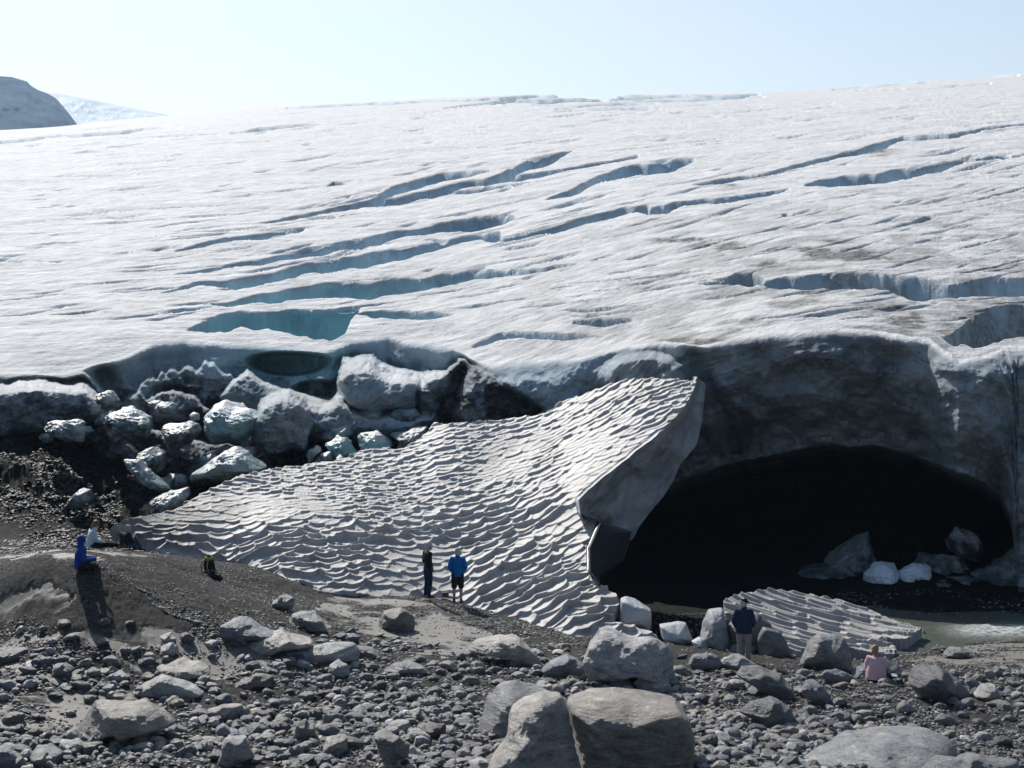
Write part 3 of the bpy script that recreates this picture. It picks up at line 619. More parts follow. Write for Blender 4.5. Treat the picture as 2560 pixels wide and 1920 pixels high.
def shaped(name, poly, Y, depth, mat, seed=0, n=5, pw=3.0, lean=.0, planes=8, hlo=.75, rough=.05, tint=None, attrs=None, parent=None, shift=0, ridge=0, kpix=1.0, around=0):
    """solid whose outline seen from the front follows the polygon; depth is its half thickness in metres"""
    poly = np.array(poly, float) * kpix; cx, cy = (poly.min(0) + poly.max(0)) / 2
    s = Y / F; pw_ = (poly - [cx, cy]) * [s, -s]
    th = np.linspace(-np.pi, np.pi, 361); R = np.zeros(361)
    for i in range(len(pw_)):
        a, b = pw_[i], pw_[(i + 1) % len(pw_)]
        dx, dz = np.cos(th), np.sin(th); ex, ez = b - a
        den = dx * ez - dz * ex; den = np.where(abs(den) < 1e-9, 1e-9, den)
        t = (a[0] * ez - a[1] * ex) / den; q = (a[0] * dz - a[1] * dx) / den
        R = np.maximum(R, np.where((t > 0) & (q >= -1e-6) & (q <= 1 + 1e-6), t, 0))
    R = np.where(R <= 0, np.median(R), R); kk = np.array([1, 2, 3, 2, 1]) / 9.; R = np.convolve(np.pad(R[:-1], 2, 'wrap'), kk, 'valid'); R = np.append(R, R[0])
    d, f = ico(n); rng = np.random.RandomState(seed + 100)
    q = np.sqrt(d[:, 0] ** 2 + d[:, 2] ** 2); ang = np.arctan2(d[:, 2], d[:, 0]); Rr = np.interp(ang, th, R)
    acc = q ** pw + np.abs(d[:, 1]) ** pw
    N = rng.normal(size=(planes, 3)); N[:, 1] = -np.abs(N[:, 1]) - .35; N /= np.linalg.norm(N, axis=1)[:, None]; h = rng.uniform(hlo, 1.0, planes)
    pf = 17
    acc = acc ** (pf / pw) + ((np.maximum(d @ N.T, 0) / h) ** pf).sum(1)
    if around:
        N2 = rng.normal(size=(around, 3)); N2 /= np.linalg.norm(N2, axis=1)[:, None]; h2 = rng.uniform(.62, .92, around)
        acc = acc + ((np.maximum(d @ N2.T, 0) / h2) ** 26).sum(1) ** (pf / 26)
    r = acc ** (-1 / pf)
    if around: r = r * 1.10
    V = d * r[:, None]
    sc = Rr
    W = np.stack([V[:, 0] * sc, V[:, 1] * depth, V[:, 2] * sc], -1)
    zt = W[:, 2] / max(R.max(), 1e-6)
    W[:, 1] += lean * W[:, 2]
    size = R.mean()
    nn = fbm(W[:, 0] * 1.2 / size + seed, W[:, 1] * 1.2 / size, W[:, 2] * 1.2 / size, seed, 5, .55)
    nr = 1 - 2 * np.abs(fbm(W[:, 0] * 1.9 / size, W[:, 1] * 1.9 / size + seed, W[:, 2] * 2.6 / size, seed + 9, 4, .55))
    dr = V / np.linalg.norm(V, axis=1)[:, None]
    amt = size * rough * (nn + .6 * nr); inner = np.abs(dr[:, 1]) * .9 + .1
    W[:, 1] += dr[:, 1] * amt * 1.6; W[:, 0] += dr[:, 0] * amt * .45; W[:, 2] += dr[:, 2] * amt * .45
    x0, y0, z0 = P(cx, cy, Y)
    at = dict(attrs or {})
    at = {k: (np.full(len(W), v) if np.isscalar(v) else v(W, V, nn)) for k, v in at.items()}
    if tint is not None: at['tint'] = np.tile(np.array(tint), (len(W), 1)) * (1 + .12 * nn[:, None])
    o = mesh_np(name, W, f, mat, parent, attrs=at); o.location = (x0, y0 + shift, z0)
    return o
# name, outline in photo pixels, Y, half depth, lean, tint, seed, label
B = []
def boulder(poly, depth, lab, tint=(.2, .2, .21), lean=.15, seed=None, pw=3.2, rough=.05, planes=8, hlo=.72, name='boulder', n=5, gy=None):
    poly = np.array(poly, float); ub = poly[:, 0].mean(); vb_ = poly[:, 1].max()
    if gy is None: _, Yb, _ = surf_at(ub, min(vb_, 1935) - 4)
    else: Yb = gy
    i = len(B); lean *= .6; rough *= 1.35; n = 6 if (poly[:, 0].max() - poly[:, 0].min()) > 90 else 5
    o = shaped(name, poly, Yb + depth * .55, depth, M_STONE, seed=seed if seed is not None else i * 7 + 3, lean=lean, tint=tint, pw=pw, rough=rough, planes=planes, hlo=hlo, n=n, around=0 if i == 0 else 10)
    tag(o, lab, 'boulder'); B.append((ub, vb_, (poly[:, 0].max() - poly[:, 0].min()) / 2, (vb_ - poly[:, 1].min())))
    return o
GR, LG, BR, DK, BL, TN = (.24,.245,.25), (.37,.37,.37), (.29,.26,.225), (.13,.135,.145), (.19,.21,.24), (.40,.37,.33)
boulder([(1420,1762),(1480,1742),(1540,1738),(1620,1746),(1690,1760),(1716,1785),(1728,1830),(1730,1880),(1715,1960),(1460,1970),(1445,1880),(1430,1810)], 1.0, 'huge squarish boulder at the bottom centre with a pale flat top and dark front', BR, .02, pw=6, planes=5, hlo=.92, rough=.05, n=6, gy=32.4)
boulder([(1360,1748),(1395,1758),(1430,1830),(1450,1900),(1460,1975),(1190,1975),(1205,1900),(1240,1850),(1270,1800),(1310,1762)], .9, 'large peaked tan boulder at the bottom edge leaning against the huge squarish one', TN, .45, pw=2.6, planes=7, rough=.07, n=6, gy=32.0)
boulder([(1193,1800),(1205,1745),(1240,1720),(1290,1708),(1350,1716),(1420,1738),(1450,1765),(1400,1800),(1330,1850),(1260,1850),(1205,1840)], 1.0, 'rounded smooth grey boulder behind the peaked tan boulder', GR, .2, pw=2.6, rough=.03, gy=35.2)
boulder([(1452,1650),(1465,1610),(1500,1583),(1540,1578),(1580,1592),(1625,1600),(1660,1620),(1682,1640),(1686,1700),(1688,1725),(1640,1712),(1590,1690),(1520,1700),(1480,1695)], .9, 'big rough pale boulder just in front of the foot of the rippled snow bank', LG, .35, pw=3.5, planes=9, rough=.07, n=6)
boulder([(1176,1630),(1190,1605),(1240,1586),(1290,1592),(1330,1612),(1360,1640),(1368,1664),(1330,1668),(1280,1648),(1230,1634)], .7, 'low tan boulder with a broken pale top below the man in bright blue', TN, .5, rough=.06)
boulder([(1358,1675),(1380,1655),(1420,1640),(1460,1660),(1482,1690),(1478,1700),(1440,1702),(1380,1698)], .5, 'dark blue-grey pointed boulder between the low tan boulder and the big rough pale one', BL, .1, pw=2.4)
boulder([(1526,1712),(1545,1690),(1570,1690),(1592,1712),(1590,1735),(1560,1730)], .3, 'small dark peaked stone under the right front of the big rough pale boulder', DK, .1)
boulder([(1582,1705),(1610,1692),(1645,1696),(1672,1712),(1676,1735),(1620,1735),(1590,1722)], .3, 'oblong pale banded stone under the big rough pale boulder', LG, .2)
boulder([(1890,1960),(1960,1910),(2040,1880),(2140,1860),(2240,1850),(2330,1848),(2400,1862),(2440,1890),(2450,1960)], 1.3, 'long wet shining boulder at the bottom right edge', (.27,.28,.29), 1.1, pw=2.4, rough=.06, planes=9, n=6, gy=33)
boulder([(2255,1710),(2262,1680),(2275,1660),(2300,1652),(2340,1664),(2390,1700),(2420,1730),(2434,1760),(2380,1758),(2290,1745)], .8, 'large dark wedge-shaped boulder right of the person in the pink shirt', DK, .25, pw=2.8, rough=.04)
boulder([(2009,1660),(2030,1610),(2050,1590),(2090,1590),(2110,1600),(2122,1640),(2124,1672),(2090,1680),(2040,1674)], .5, 'upright trapezoid grey boulder standing in front of the fallen snow slab', GR, .05, pw=4, planes=5, hlo=.85)
boulder([(1845,1690),(1860,1672),(1900,1672),(1950,1690),(1985,1720),(1990,1748),(1960,1756),(1900,1730)], .45, 'long tilted grey boulder right of the big rough pale one', (.17,.17,.17), .2, pw=3.5)
boulder([(1992,1720),(2010,1694),(2040,1705),(2070,1735),(2078,1765),(2050,1768),(2010,1745)], .35, 'slanting streaked grey stone below the upright trapezoid boulder', BL, .2, pw=4)
boulder([(2048,1685),(2060,1672),(2100,1674),(2130,1690),(2148,1706),(2130,1712),(2080,1710)], .35, 'flat grey stone left of the person in the pink shirt', BL, .2)
boulder([(2110,1690),(2130,1670),(2170,1655),(2220,1648),(2250,1665),(2262,1680),(2255,1705),(2180,1715),(2130,1708)], .4, 'low bluish boulder the person in the pink shirt leans over', BL, .25, gy=41.6)
boulder([(2430,1740),(2455,1720),(2485,1708),(2508,1730),(2500,1758),(2455,1756)], .4, 'small pale pyramid stone right of the dark wedge-shaped boulder', LG, .2)
boulder([(2362,1640),(2375,1622),(2400,1615),(2425,1625),(2432,1646),(2400,1650)], .3, 'grey stone on the sand near the white water', GR, .15)
boulder([(2238,1615),(2250,1590),(2285,1572),(2310,1575),(2322,1600),(2322,1618),(2280,1622)], .6, 'smooth dark boulder under the right end of the fallen slab', (.15,.16,.18), .15, pw=3)
boulder([(2325,1622),(2345,1612),(2366,1618),(2368,1630),(2340,1632)], .2, 'flat dark stone at the water edge right of the smooth dark boulder', DK, .1)
boulder([(1820,1630),(1830,1612),(1860,1600),(1890,1606),(1908,1622),(1900,1640),(1850,1642)], .4, 'grey stone left of the legs of the man in the navy jacket', GR, .2)
boulder([(1725,1660),(1735,1640),(1765,1628),(1795,1640),(1805,1662),(1790,1680),(1745,1675)], .35, 'dark rounded stone right of the big rough pale boulder', BL, .1)
boulder([(1780,1655),(1800,1640),(1850,1640),(1890,1660),(1900,1675),(1840,1680)], .35, 'broken pale stone at the foot of the man in the navy jacket', LG, .3)
boulder([(1850,1780),(1880,1755),(1930,1748),(1975,1770),(1990,1805),(1980,1825),(1930,1815),(1890,1800)], .5, 'dark grey boulder half sunk in gravel at the lower right centre', DK, .2)
boulder([(185,1870),(195,1825),(215,1790),(240,1760),(290,1756),(350,1766),(400,1790),(425,1815),(430,1815),(400,1825),(320,1835),(240,1842),(200,1848)], .8, 'large low whale-backed boulder at the lower left', BR, .3, pw=2.6, rough=.04, n=6)
boulder([(300,1745),(330,1722),(380,1695),(430,1690),(470,1700),(500,1720),(516,1735),(480,1742),(430,1740),(390,1748),(340,1748)], .6, 'pale domed boulder with a bright slanting slab at its left, left of centre', LG, .5, pw=2.4)
boulder([(378,1680),(400,1662),(450,1652),(510,1650),(535,1665),(540,1686),(500,1692),(430,1690)], .6, 'flat bright tilted slab behind the pale domed boulder', TN, .9, pw=3)
boulder([(530,1590),(540,1555),(570,1545),(610,1548),(650,1575),(690,1590),(640,1600),(590,1608),(545,1600)], .6, 'ridged flat-topped boulder at the foot of the gravel mound', BL, .35, rough=.07)
boulder([(722,1580),(728,1535),(745,1525),(780,1530),(810,1550),(820,1575),(790,1580),(750,1572)], .5, 'smooth rounded boulder behind the three long flat rocks', GR, .15, pw=3)
boulder([(605,1640),(615,1600),(650,1580),(700,1576),(760,1590),(800,1600),(806,1615),(740,1622),(680,1630)], .7, 'broad pale-topped boulder sloping down to the right, left of the long slab rock', TN, .55, rough=.05)
boulder([(693,1650),(700,1632),(760,1622),(830,1612),(880,1615),(895,1635),(888,1655),(820,1662),(740,1658)], .5, 'long pale grey slab rock lying level in the middle of the stones', LG, .35, pw=3.2)
boulder([(880,1615),(930,1622),(955,1640),(945,1650),(895,1648)], .3, 'dark thin rock against the right end of the long slab rock', DK, .1)
boulder([(940,1575),(942,1550),(960,1530),(1000,1524),(1030,1540),(1038,1560),(1026,1582),(980,1580)], .5, 'rounded reddish-grey boulder on the silt left of the low tan boulder', (.20,.18,.17), .1, pw=3)
boulder([(672,1520),(675,1500),(700,1488),(730,1495),(740,1515),(735,1528),(700,1530)], .4, 'small blocky boulder at the right foot of the gravel mound', GR, .05, pw=4)
boulder([(818,1690),(825,1665),(845,1652),(868,1660),(874,1685),(860,1700),(835,1700)], .35, 'upright banded stone below the right end of the long slab rock', LG, .1, pw=3)
boulder([(950,1680),(980,1660),(1030,1652),(1070,1665),(1076,1680),(1020,1690)], .4, 'low grey boulder right of the upright banded stone', GR, .25)
boulder([(565,1722),(600,1700),(640,1684),(680,1696),(688,1715),(640,1724)], .4, 'dark brown pointed boulder right of the pale domed one', (.17,.155,.14), .15)
boulder([(510,1795),(520,1770),(560,1758),(600,1765),(596,1800),(540,1803)], .35, 'rounded pale oval stone right of the whale-backed boulder', TN, .25, pw=2.4)
boulder([(548,1920),(552,1860),(580,1838),(620,1833),(636,1850),(634,1900),(600,1912)], .45, 'squarish pale boulder at the bottom left of centre', LG, .3, pw=4)
boulder([(735,1840),(745,1800),(765,1795),(785,1815),(792,1840),(770,1856)], .35, 'veined round grey stone above the bottom edge left of centre', GR, .1, pw=3)
boulder([(940,1855),(935,1840),(960,1832),(1000,1836),(1024,1860),(1026,1890),(990,1900),(950,1898),(945,1880)], .4, 'flat-topped dark-sided boulder at the bottom centre left on a sandy hump', (.22,.20,.18), .3, pw=4.5, gy=32.6)
boulder([(808,1890),(815,1845),(850,1832),(870,1845),(872,1870),(850,1892)], .35, 'smooth pale rounded boulder left of the flat-topped dark-sided one', TN, .15, pw=2.6)
boulder([(950,1825),(990,1802),(1020,1806),(1030,1830),(1000,1840)], .3, 'speckled grey stone behind the flat-topped dark-sided boulder', LG, .2)
boulder([(1020,1805),(1025,1780),(1048,1768),(1072,1790),(1070,1805)], .3, 'pointed tan-grey stone in the cobbles left of the rounded smooth boulder', BR, .2)
boulder([(1055,1845),(1060,1815),(1085,1803),(1115,1808),(1112,1840),(1090,1850)], .3, 'dark brown angular stone in the bottom cobbles', (.10,.085,.075), .1)
boulder([(145,1890),(150,1850),(190,1845),(208,1860),(205,1885),(170,1890)], .3, 'cut-faced pale stone near the bottom left corner', LG, .3, pw=4)
boulder([(75,1895),(85,1870),(125,1870),(150,1885),(150,1915),(100,1918)], .35, 'domed banded grey stone at the bottom left corner', GR, .1, pw=3)
boulder([(0,1930),(-30,1870),(10,1862),(45,1890),(50,1930)], .45, 'grey boulder cut off by the bottom left corner of the picture', BL, .1)
boulder([(-20,1660),(-20,1635),(30,1622),(62,1625),(66,1640),(30,1660)], .4, 'dark elongated rock at the left edge', DK, .15)
boulder([(58,1672),(65,1655),(85,1652),(98,1662),(92,1674)], .25, 'small flat white-topped rock on the silt near the left edge', (.42,.41,.40), .9)
boulder([(118,1700),(135,1665),(160,1655),(180,1675),(180,1695),(140,1700)], .3, 'dark pyramid rock on the silt at left', DK, .05)
boulder([(245,1690),(250,1672),(280,1665),(300,1675),(290,1688)], .25, 'angular brown-grey rock behind the cobbles left of the pale domed boulder', BR, .2)
boulder([(255,1700),(270,1682),(300,1678),(325,1690),(310,1704)], .25, 'oval smooth rock left of the flat bright tilted slab', GR, .2, pw=2.4)
boulder([(392,1605),(400,1588),(425,1584),(445,1595),(440,1607)], .3, 'pale rounded rock on the silt left of the ridged boulder', LG, .25)
boulder([(395,1640),(400,1618),(430,1608),(450,1630),(445,1642)], .3, 'dark-sided rock with a bright top on the silt left of centre', LG, .5)
boulder([(318,1635),(325,1620),(350,1614),(352,1628),(335,1638)], .2, 'small black rock on the silt', DK, .1)
boulder([(2235,1960),(2330,1885),(2560,1900),(2580,1960)], .5, 'grey boulder at the bottom right corner', GR, .2, gy=32)
# ---------------------------------------------------------------- loose stones: the largest as objects, the rest as one gravel mass
rng = np.random.RandomState(12)
PROT = [rock_shape(200 + i, 3, planes=[8, 11, 15, 22, 7][i % 5], pw=[22, 12, 7, 6, 26][i % 5], rough=.07) for i in range(14)]
cand = []
def near_boulder(u, v):
    for bu, bv, hw, bh in B:
        if abs(u - bu) < hw * 1.02 and bv - bh * .9 < v < bv + 6: return True
    return False
def silt_px(u, v): return any(pip(np.array([u]), np.array([v]), pl)[0] for pl in SILT)
tries = 0
dens = lambda u, v: (.5 + .5 * float(vn(np.array([u * .006]), np.array([v * .011]), None, 5)[0]))
while len(cand) < 330 and tries < 6000:
    tries += 1
    v = 1510 + 400 * rng.rand() ** .85; u = rng.uniform(-20, 2580)
    edge_v = np.interp(u, [0, 400, 700, 900, 1200, 1500, 1700, 2000, 2560], [1540, 1560, 1560, 1540, 1620, 1640, 1640, 1690, 1670])
    if v < edge_v or near_boulder(u, v): continue
    if silt_px(u, v) and rng.rand() < .9: continue
    if dens(u, v) < rng.rand() * .8: continue
    w_ = rng.uniform(24, 62) * (.55 + .55 * (v - 1500) / 400)
    if any(abs(u - c[0]) < (w_ + c[2]) * .45 and abs(v - c[1]) < (w_ + c[2]) * .25 for c in cand): continue
    cand.append((u, v, w_))
cand.sort(key=lambda c: -c[2]); cand = cand[:250]
TN_NAMES = ['blue-grey', 'dark grey', 'pale grey', 'tan-grey', 'blackish', 'mid grey', 'whitish', 'slate-blue']
SHP = {0: 'angular', 1: 'rounded', 2: 'smooth', 3: 'oval', 4: 'blocky'}
prot_me = {}
YR = np.arange(26, 60, .06)
for (u, v, w_) in cand:
    x, y, z = surf_at(u, v)
    k = rng.randint(len(PROT)); ti = rng.choice(8, p=[.18, .14, .16, .12, .08, .18, .06, .08])
    key = (k, ti)
    if key not in prot_me:
        V, f = PROT[k]
        o = mesh_np('stone', V, f, M_STONE, attrs={'tint': np.tile(STONE_TINTS[ti], (len(V), 1))}, smooth=False); prot_me[key] = o.data; first = True
    else:
        o = bpy.data.objects.new('stone', prot_me[key]); COL.objects.link(o)
    s = w_ * y / F / 2 * 1.05
    o.scale = (s, s * rng.uniform(.8, 1.1), s * rng.uniform(.8, 1.15))
    o.rotation_euler = (rng.uniform(-.25, .25), rng.uniform(-.3, .3), rng.uniform(-.6, .6))
    o.location = (x, y, z + s * .22)
    side = 'left' if u < 640 else 'centre left' if u < 1190 else 'centre right' if u < 1800 else 'right'
    row = 'nearest' if v > 1800 else 'middle' if v > 1680 else 'far'
    lab = '%s %s stone, one of those among the %s cobbles at %s' % (TN_NAMES[ti], SHP[k % 5], row, side)
    tag(o, lab, 'stone', 'loose %s %s stones among the %s cobbles at %s' % (TN_NAMES[ti], SHP[k % 5], row, side))
# the mass of cobbles and pebbles
def scatter(name, N, vfun, wfun, sub, seed, keep_silt, label, kind='stuff', mat=None, dark=1.0, region=None, flat=.62, far=False):
    rg = np.random.RandomState(seed)
    u = rg.uniform(-220, 2780, N); v = vfun(rg, N, u); w_ = wfun(rg, N) * (.45 + .6 * (v - 1480) / 420) if not far else wfun(rg, N) * .45
    if far: u = rg.uniform(-200, 480, N)
    Y0 = np.interp(v, [1380, 1440, 1500, 1600, 1700, 1920], [50, 46.5, 44.2, 42.2, 39.4, 32.9])
    if far: Y0 = np.interp(v, [1050, 1385], [74, 50])
    Y_ = Y0.copy()
    for it in range(14):       # walk the sight line onto the ground
        x, y, z = P(u, v, Y_); g = ground_z(x, y, False); err = z - g
        Y_ = Y_ + err * F / np.maximum(v - HV, 250) * .6
        Y_ = np.clip(Y_, 28, 80 if far else 56)
    x, y, z = P(u, v, Y_); g = ground_z(x, y, True)
    ok = np.abs(z - g) < (.8 if far else .25)
    sl_ = silt_amount(x, y, g) > .5
    ok &= ~(sl_ & (rg.rand(N) > keep_silt))
    d = .5 + .5 * fbm(x * .35, y * .5, None, seed + 3, 3)
    ok &= sstep(.3, .62, d) > rg.rand(N) * .9
    if region is not None: ok &= region(u, v)
    x, y, g, w_ = x[ok], y[ok], g[ok], w_[ok]; n = len(x)
    prots = [rock_shape(500 + i, sub, planes=[7, 10, 16, 8][i % 4], pw=[22, 16, 7, 24][i % 4], rough=.05, dims=(1, .85, flat)) for i in range(10)]
    Vs, Fs, Ts, off = [], [], [], 0
    T = np.array(STONE_TINTS)
    kk = rg.randint(10, size=n)
    for k in range(10):
        idx = np.where(kk == k)[0]
        if not len(idx): continue
        V, f = prots[k]; m = len(idx)
        a = rg.uniform(0, 6.28, m); b = rg.normal(0, .28, m); ca, sa, cb, sb = np.cos(a), np.sin(a), np.cos(b), np.sin(b)
        s = (w_[idx] * y[idx] / F / 2)[:, None]
        px = V[None, :, 0] * s * rg.uniform(.8, 1.25, (m, 1)); py = V[None, :, 1] * s; pz = V[None, :, 2] * s * rg.uniform(.5, 1.5, (m, 1))
        px, pz = px * cb[:, None] - pz * sb[:, None], px * sb[:, None] + pz * cb[:, None]
        px, py = px * ca[:, None] - py * sa[:, None], px * sa[:, None] + py * ca[:, None]
        W = np.stack([px + x[idx][:, None], py + y[idx][:, None], pz + (g[idx][:, None] + s * .22)], -1)
        Vs.append(W.reshape(-1, 3)); Fs.append((f[None] + (off + np.arange(m) * len(V))[:, None, None]).reshape(-1, 3)); off += m * len(V)
        tt_ = T[rg.choice(8, m, p=[.18, .16, .12, .12, .14, .14, .07, .07])] * rg.uniform(.45, 1.6, (m, 1)) * dark
        Ts.append(np.repeat(tt_, len(V), 0))
    o = mesh_np(name, np.concatenate(Vs), np.concatenate(Fs), M_STONE, attrs={'tint': np.concatenate(Ts)}, smooth=False)
    tag(o, label, kind=kind); return o
edgev = lambda u: np.interp(u, [0, 300, 500, 700, 900, 1200, 1500, 1700, 2000, 2300, 2560], [1545, 1560, 1570, 1575, 1560, 1630, 1600, 1630, 1690, 1690, 1670])
cobbles = scatter('cobbles', 12500, lambda r, n, u: edgev(u) + (1945 - edgev(u)) * r.rand(n) ** .8, lambda r, n: 11 + 42 * r.rand(n) ** 3.6, 2, 5, .10, 'mass of small grey cobbles covering the foreground')
pebbles = scatter('pebbles', 60000, lambda r, n, u: 1470 + (1945 - 1470) * r.rand(n) ** .75, lambda r, n: 5.5 + 9 * r.rand(n) ** 2, 1, 6, .3, 'fine grey pebbles between the cobbles', dark=.9)
grit_ = scatter('gravel', 60000, lambda r, n, u: 1385 + (1640 - 1385) * r.rand(n), lambda r, n: 5.5 + 8 * r.rand(n) ** 2.4, 1, 8, .15, 'coarse gravel on the mound and in front of the snow bank', dark=.75, region=lambda u, v: ~((u > 1560) & (v < 1600)))
scree = scatter('scree', 22000, lambda r, n, u: 1050 + (1385 - 1050) * r.rand(n), lambda r, n: 12 + 16 * r.rand(n) ** 2, 1, 9, 1, 'black gritty debris on the slope at the left', dark=.11, region=lambda u, v: u < 480, far=True)
# ---------------------------------------------------------------- ice blocks, river, cave debris, far mountains
m, nt, p = mat_new('block_ice')
zc = nd(nt, 'ShaderNodeNewGeometry'); sx = nd(nt, 'ShaderNodeSeparateXYZ'); nt.links.new(zc.outputs['Normal'], sx.inputs[0])
body = mix(nt, ramp(nt, noise(nt, .9, 6, .65), [(.3, (0, 0, 0)), (.7, (1, 1, 1))]), (.11, .145, .155), (.42, .50, .52))
ghost = mix(nt, ramp(nt, noise(nt, 1.6, 7, .7, (1, 1, 1)), [(.45, (0, 0, 0)), (.62, (1, 1, 1))]), (.035, .037, .04), body)
white = mix(nt, noise(nt, 3, 6, .7), (.40, .41, .42), (.72, .72, .72))
c = mix(nt, attr(nt, 'grime'), body, ghost)
c = mix(nt, attr(nt, 'teal'), c, mix(nt, noise(nt, .8, 4, .6), (.12, .36, .38), (.42, .68, .68)))
c = mix(nt, attr(nt, 'rime'), c, white)
nt.links.new(c, p.inputs['Base Color']); p.inputs['Roughness'].default_value = .38; p.inputs['Specular IOR Level'].default_value = .45
bump(nt, p, [(noise(nt, 1.8, 7, .65), .6, .25), (noise(nt, 16, 5, .7), .6, .04)])
M_BLOCK = m
V2 = 800 / 2212.0; V3 = 700 / 2212.0
def blk(pts, Y, depth, lab, origin, kk, teal=.1, grime=.6, lean=.25, pw=2.8, rough=.07, planes=7, hlo=.72, n=5, seed=0, name='ice_block', cat='ice block', rimeamt=1.0):
    poly = [(origin[0] + a * kk, origin[1] + b * kk) for a, b in pts]; lean *= .35; pw += 1.0; rough = rough * 2.3 + .06; teal *= .8; planes += 8; hlo = .6; depth *= 1.25; n = min(n + 1, 6)
    def rime(W, V, nn):
        up = V[:, 2] / np.maximum(np.linalg.norm(V, axis=1), 1e-6)
        return np.clip(sstep(.38, .75, up + .35 * nn) * rimeamt, 0, 1)
    def tl(W, V, nn): return np.clip(teal * (.6 + .8 * (.5 + .5 * nn)), 0, 1)
    def gm(W, V, nn): return np.clip(grime * .8 + .6 * nn, 0, 1)
    o = shaped(name, poly, Y, depth, M_BLOCK, seed=seed, lean=lean, pw=pw, rough=rough, planes=planes, hlo=hlo, n=n, around=26, attrs={'rime': rime, 'teal': tl, 'grime': gm})
    return tag(o, lab, cat)
LO, CO = (0, 820), (700, 780)       # origins of the two enlarged views the outlines were measured on
blk([(1270,-0),(1300,0)] and [(700,600),(760,550),(860,542),(950,560),(1030,610),(1068,670),(1040,760),(960,800),(800,800),(730,740)], 66, 1.7, 'grey crusty ice lump with fluted white top left of the dark brown ice fang', LO, V2, .0, .8, .5, seed=3, rough=.12)
blk([(280,690),(320,650),(420,640),(520,635),(590,640),(620,720),(600,800),(480,790),(360,750)], 63, 1.0, 'small broken white ice lumps sitting on the black debris slope', LO, V2, .0, .4, .5, seed=4, rough=.14, planes=12)
blk([(1100,700),(1160,650),(1300,625),(1390,640),(1410,700),(1330,780),(1240,830),(1200,866),(1160,850),(1120,780)], 64.5, 1.2, 'dark brown dirty ice fang hanging left of the green-white block', LO, V2, .0, 1.0, .15, seed=5)
blk([(1370,590),(1440,530),(1540,512),(1640,545),(1760,575),(1860,600),(1850,700),(1780,770),(1600,785),(1460,800),(1400,740),(1385,650)], 65.5, 2.2, 'green-white ice block with a crusted top and glassy green underside', LO, V2, .55, .5, .35, seed=6, rough=.08)
blk([(1305,600),(1330,575),(1370,585),(1380,640),(1340,650)], 64.3, .4, 'small grey ice knob between the brown fang and the green-white block', LO, V2, .0, .8, .2, seed=7, n=4)
blk([(1945,520),(1990,490),(2030,530),(2070,590),(2030,615),(1960,580)], 65.0, .6, 'twisted clear ice knob perched on the ice front above the turquoise blocks', LO, V2, .3, .1, .2, seed=9, n=4, rough=.12)
blk([(1290,1010),(1380,960),(1470,890),(1560,830),(1650,812),(1740,830),(1800,900),(1885,985),(1800,1000),(1700,1010),(1560,1078),(1440,1070),(1340,1045),(1300,1085),(1288,1050)], 61.5, 1.8, 'humped speckled ice block with a tapering snout above the left of the snow bank', LO, V2, .25, .55, .4, pw=2.3, seed=10, n=6, rough=.05)
blk([(960,860),(1060,810),(1150,860),(1150,950),(1080,1000),(980,960),(940,900)], 62.5, 1.3, 'dark rounded debris-covered ice hummock below the crusty lump', LO, V2, .0, 1.0, .1, seed=11, rimeamt=.2)
blk([(815,870),(860,880),(970,890),(990,960),(1080,1050),(1180,1110),(1120,1150),(1040,1130),(920,1010),(850,950)], 59.5, .7, 'string of broken white ice rubble running down the black debris slope', LO, V2, .1, .2, .3, seed=12, rough=.2, planes=14)
blk([(1000,1200),(1060,1160),(1200,1120),(1310,1090),(1350,1140),(1280,1230),(1160,1290),(1020,1310)], 58.5, 1.2, 'low dark muddy ice hump at the upper left corner of the snow bank', LO, V2, .0, 1.0, .3, seed=13, rimeamt=.3)
blk([(500,1170),(560,1110),(620,1120),(645,1190),(560,1250),(420,1260),(470,1200)], 58, .9, 'rounded muddy ice knob glinting on the black slope behind the seated people', LO, V2, .0, 1.0, .5, seed=14, rimeamt=.5)
# central serac group
blk([(565,960),(600,915),(680,910),(760,930),(830,960),(900,1010),(930,1060),(880,1140),(800,1180),(700,1205),(600,1200),(570,1150),(625,1110),(580,1060)], 64.5, 1.1, 'turquoise rounded ice block with a white back at the top of the snow bank', CO, V3, .85, .15, .35, seed=24, rough=.05)
blk([(330,1040),(380,1000),(440,955),(540,970),(565,1010),(600,1090),(625,1120),(560,1195),(450,1200),(400,1150),(360,1090)], 64.8, .8, 'translucent turquoise ice shard leaning left of the turquoise rounded block', CO, V3, .95, .05, .2, seed=25, rough=.07)
blk([(195,1140),(230,1100),(290,1040),(330,1050),(350,1090),(300,1110),(270,1160),(260,1210),(210,1230)], 64.2, .5, 'curled pale ice rim at the left of the turquoise shard', CO, V3, .2, .4, .2, seed=26, n=4)
blk([(270,1150),(330,1100),(400,1095),(440,1140),(450,1190),(330,1210),(260,1210)], 64.0, .5, 'dark hollowed muddy ice lump in front of the turquoise shard', CO, V3, .0, 1.0, .2, seed=27, n=4)
blk([(445,1150),(470,1125),(505,1145),(500,1180),(455,1190)], 63.4, .25, 'small white ice nub in front of the turquoise shard', CO, V3, .1, .1, .2, seed=28, n=3)
blk([(850,960),(930,940),(1050,920),(1180,890),(1190,950),(1150,1060),(1100,1110),(980,1150),(850,1160),(900,1080),(930,1020)], 65, 1.0, 'dark gritty ice wedge between the turquoise block and the snow bank', CO, V3, .0, 1.0, .4, seed=29, rimeamt=.5)
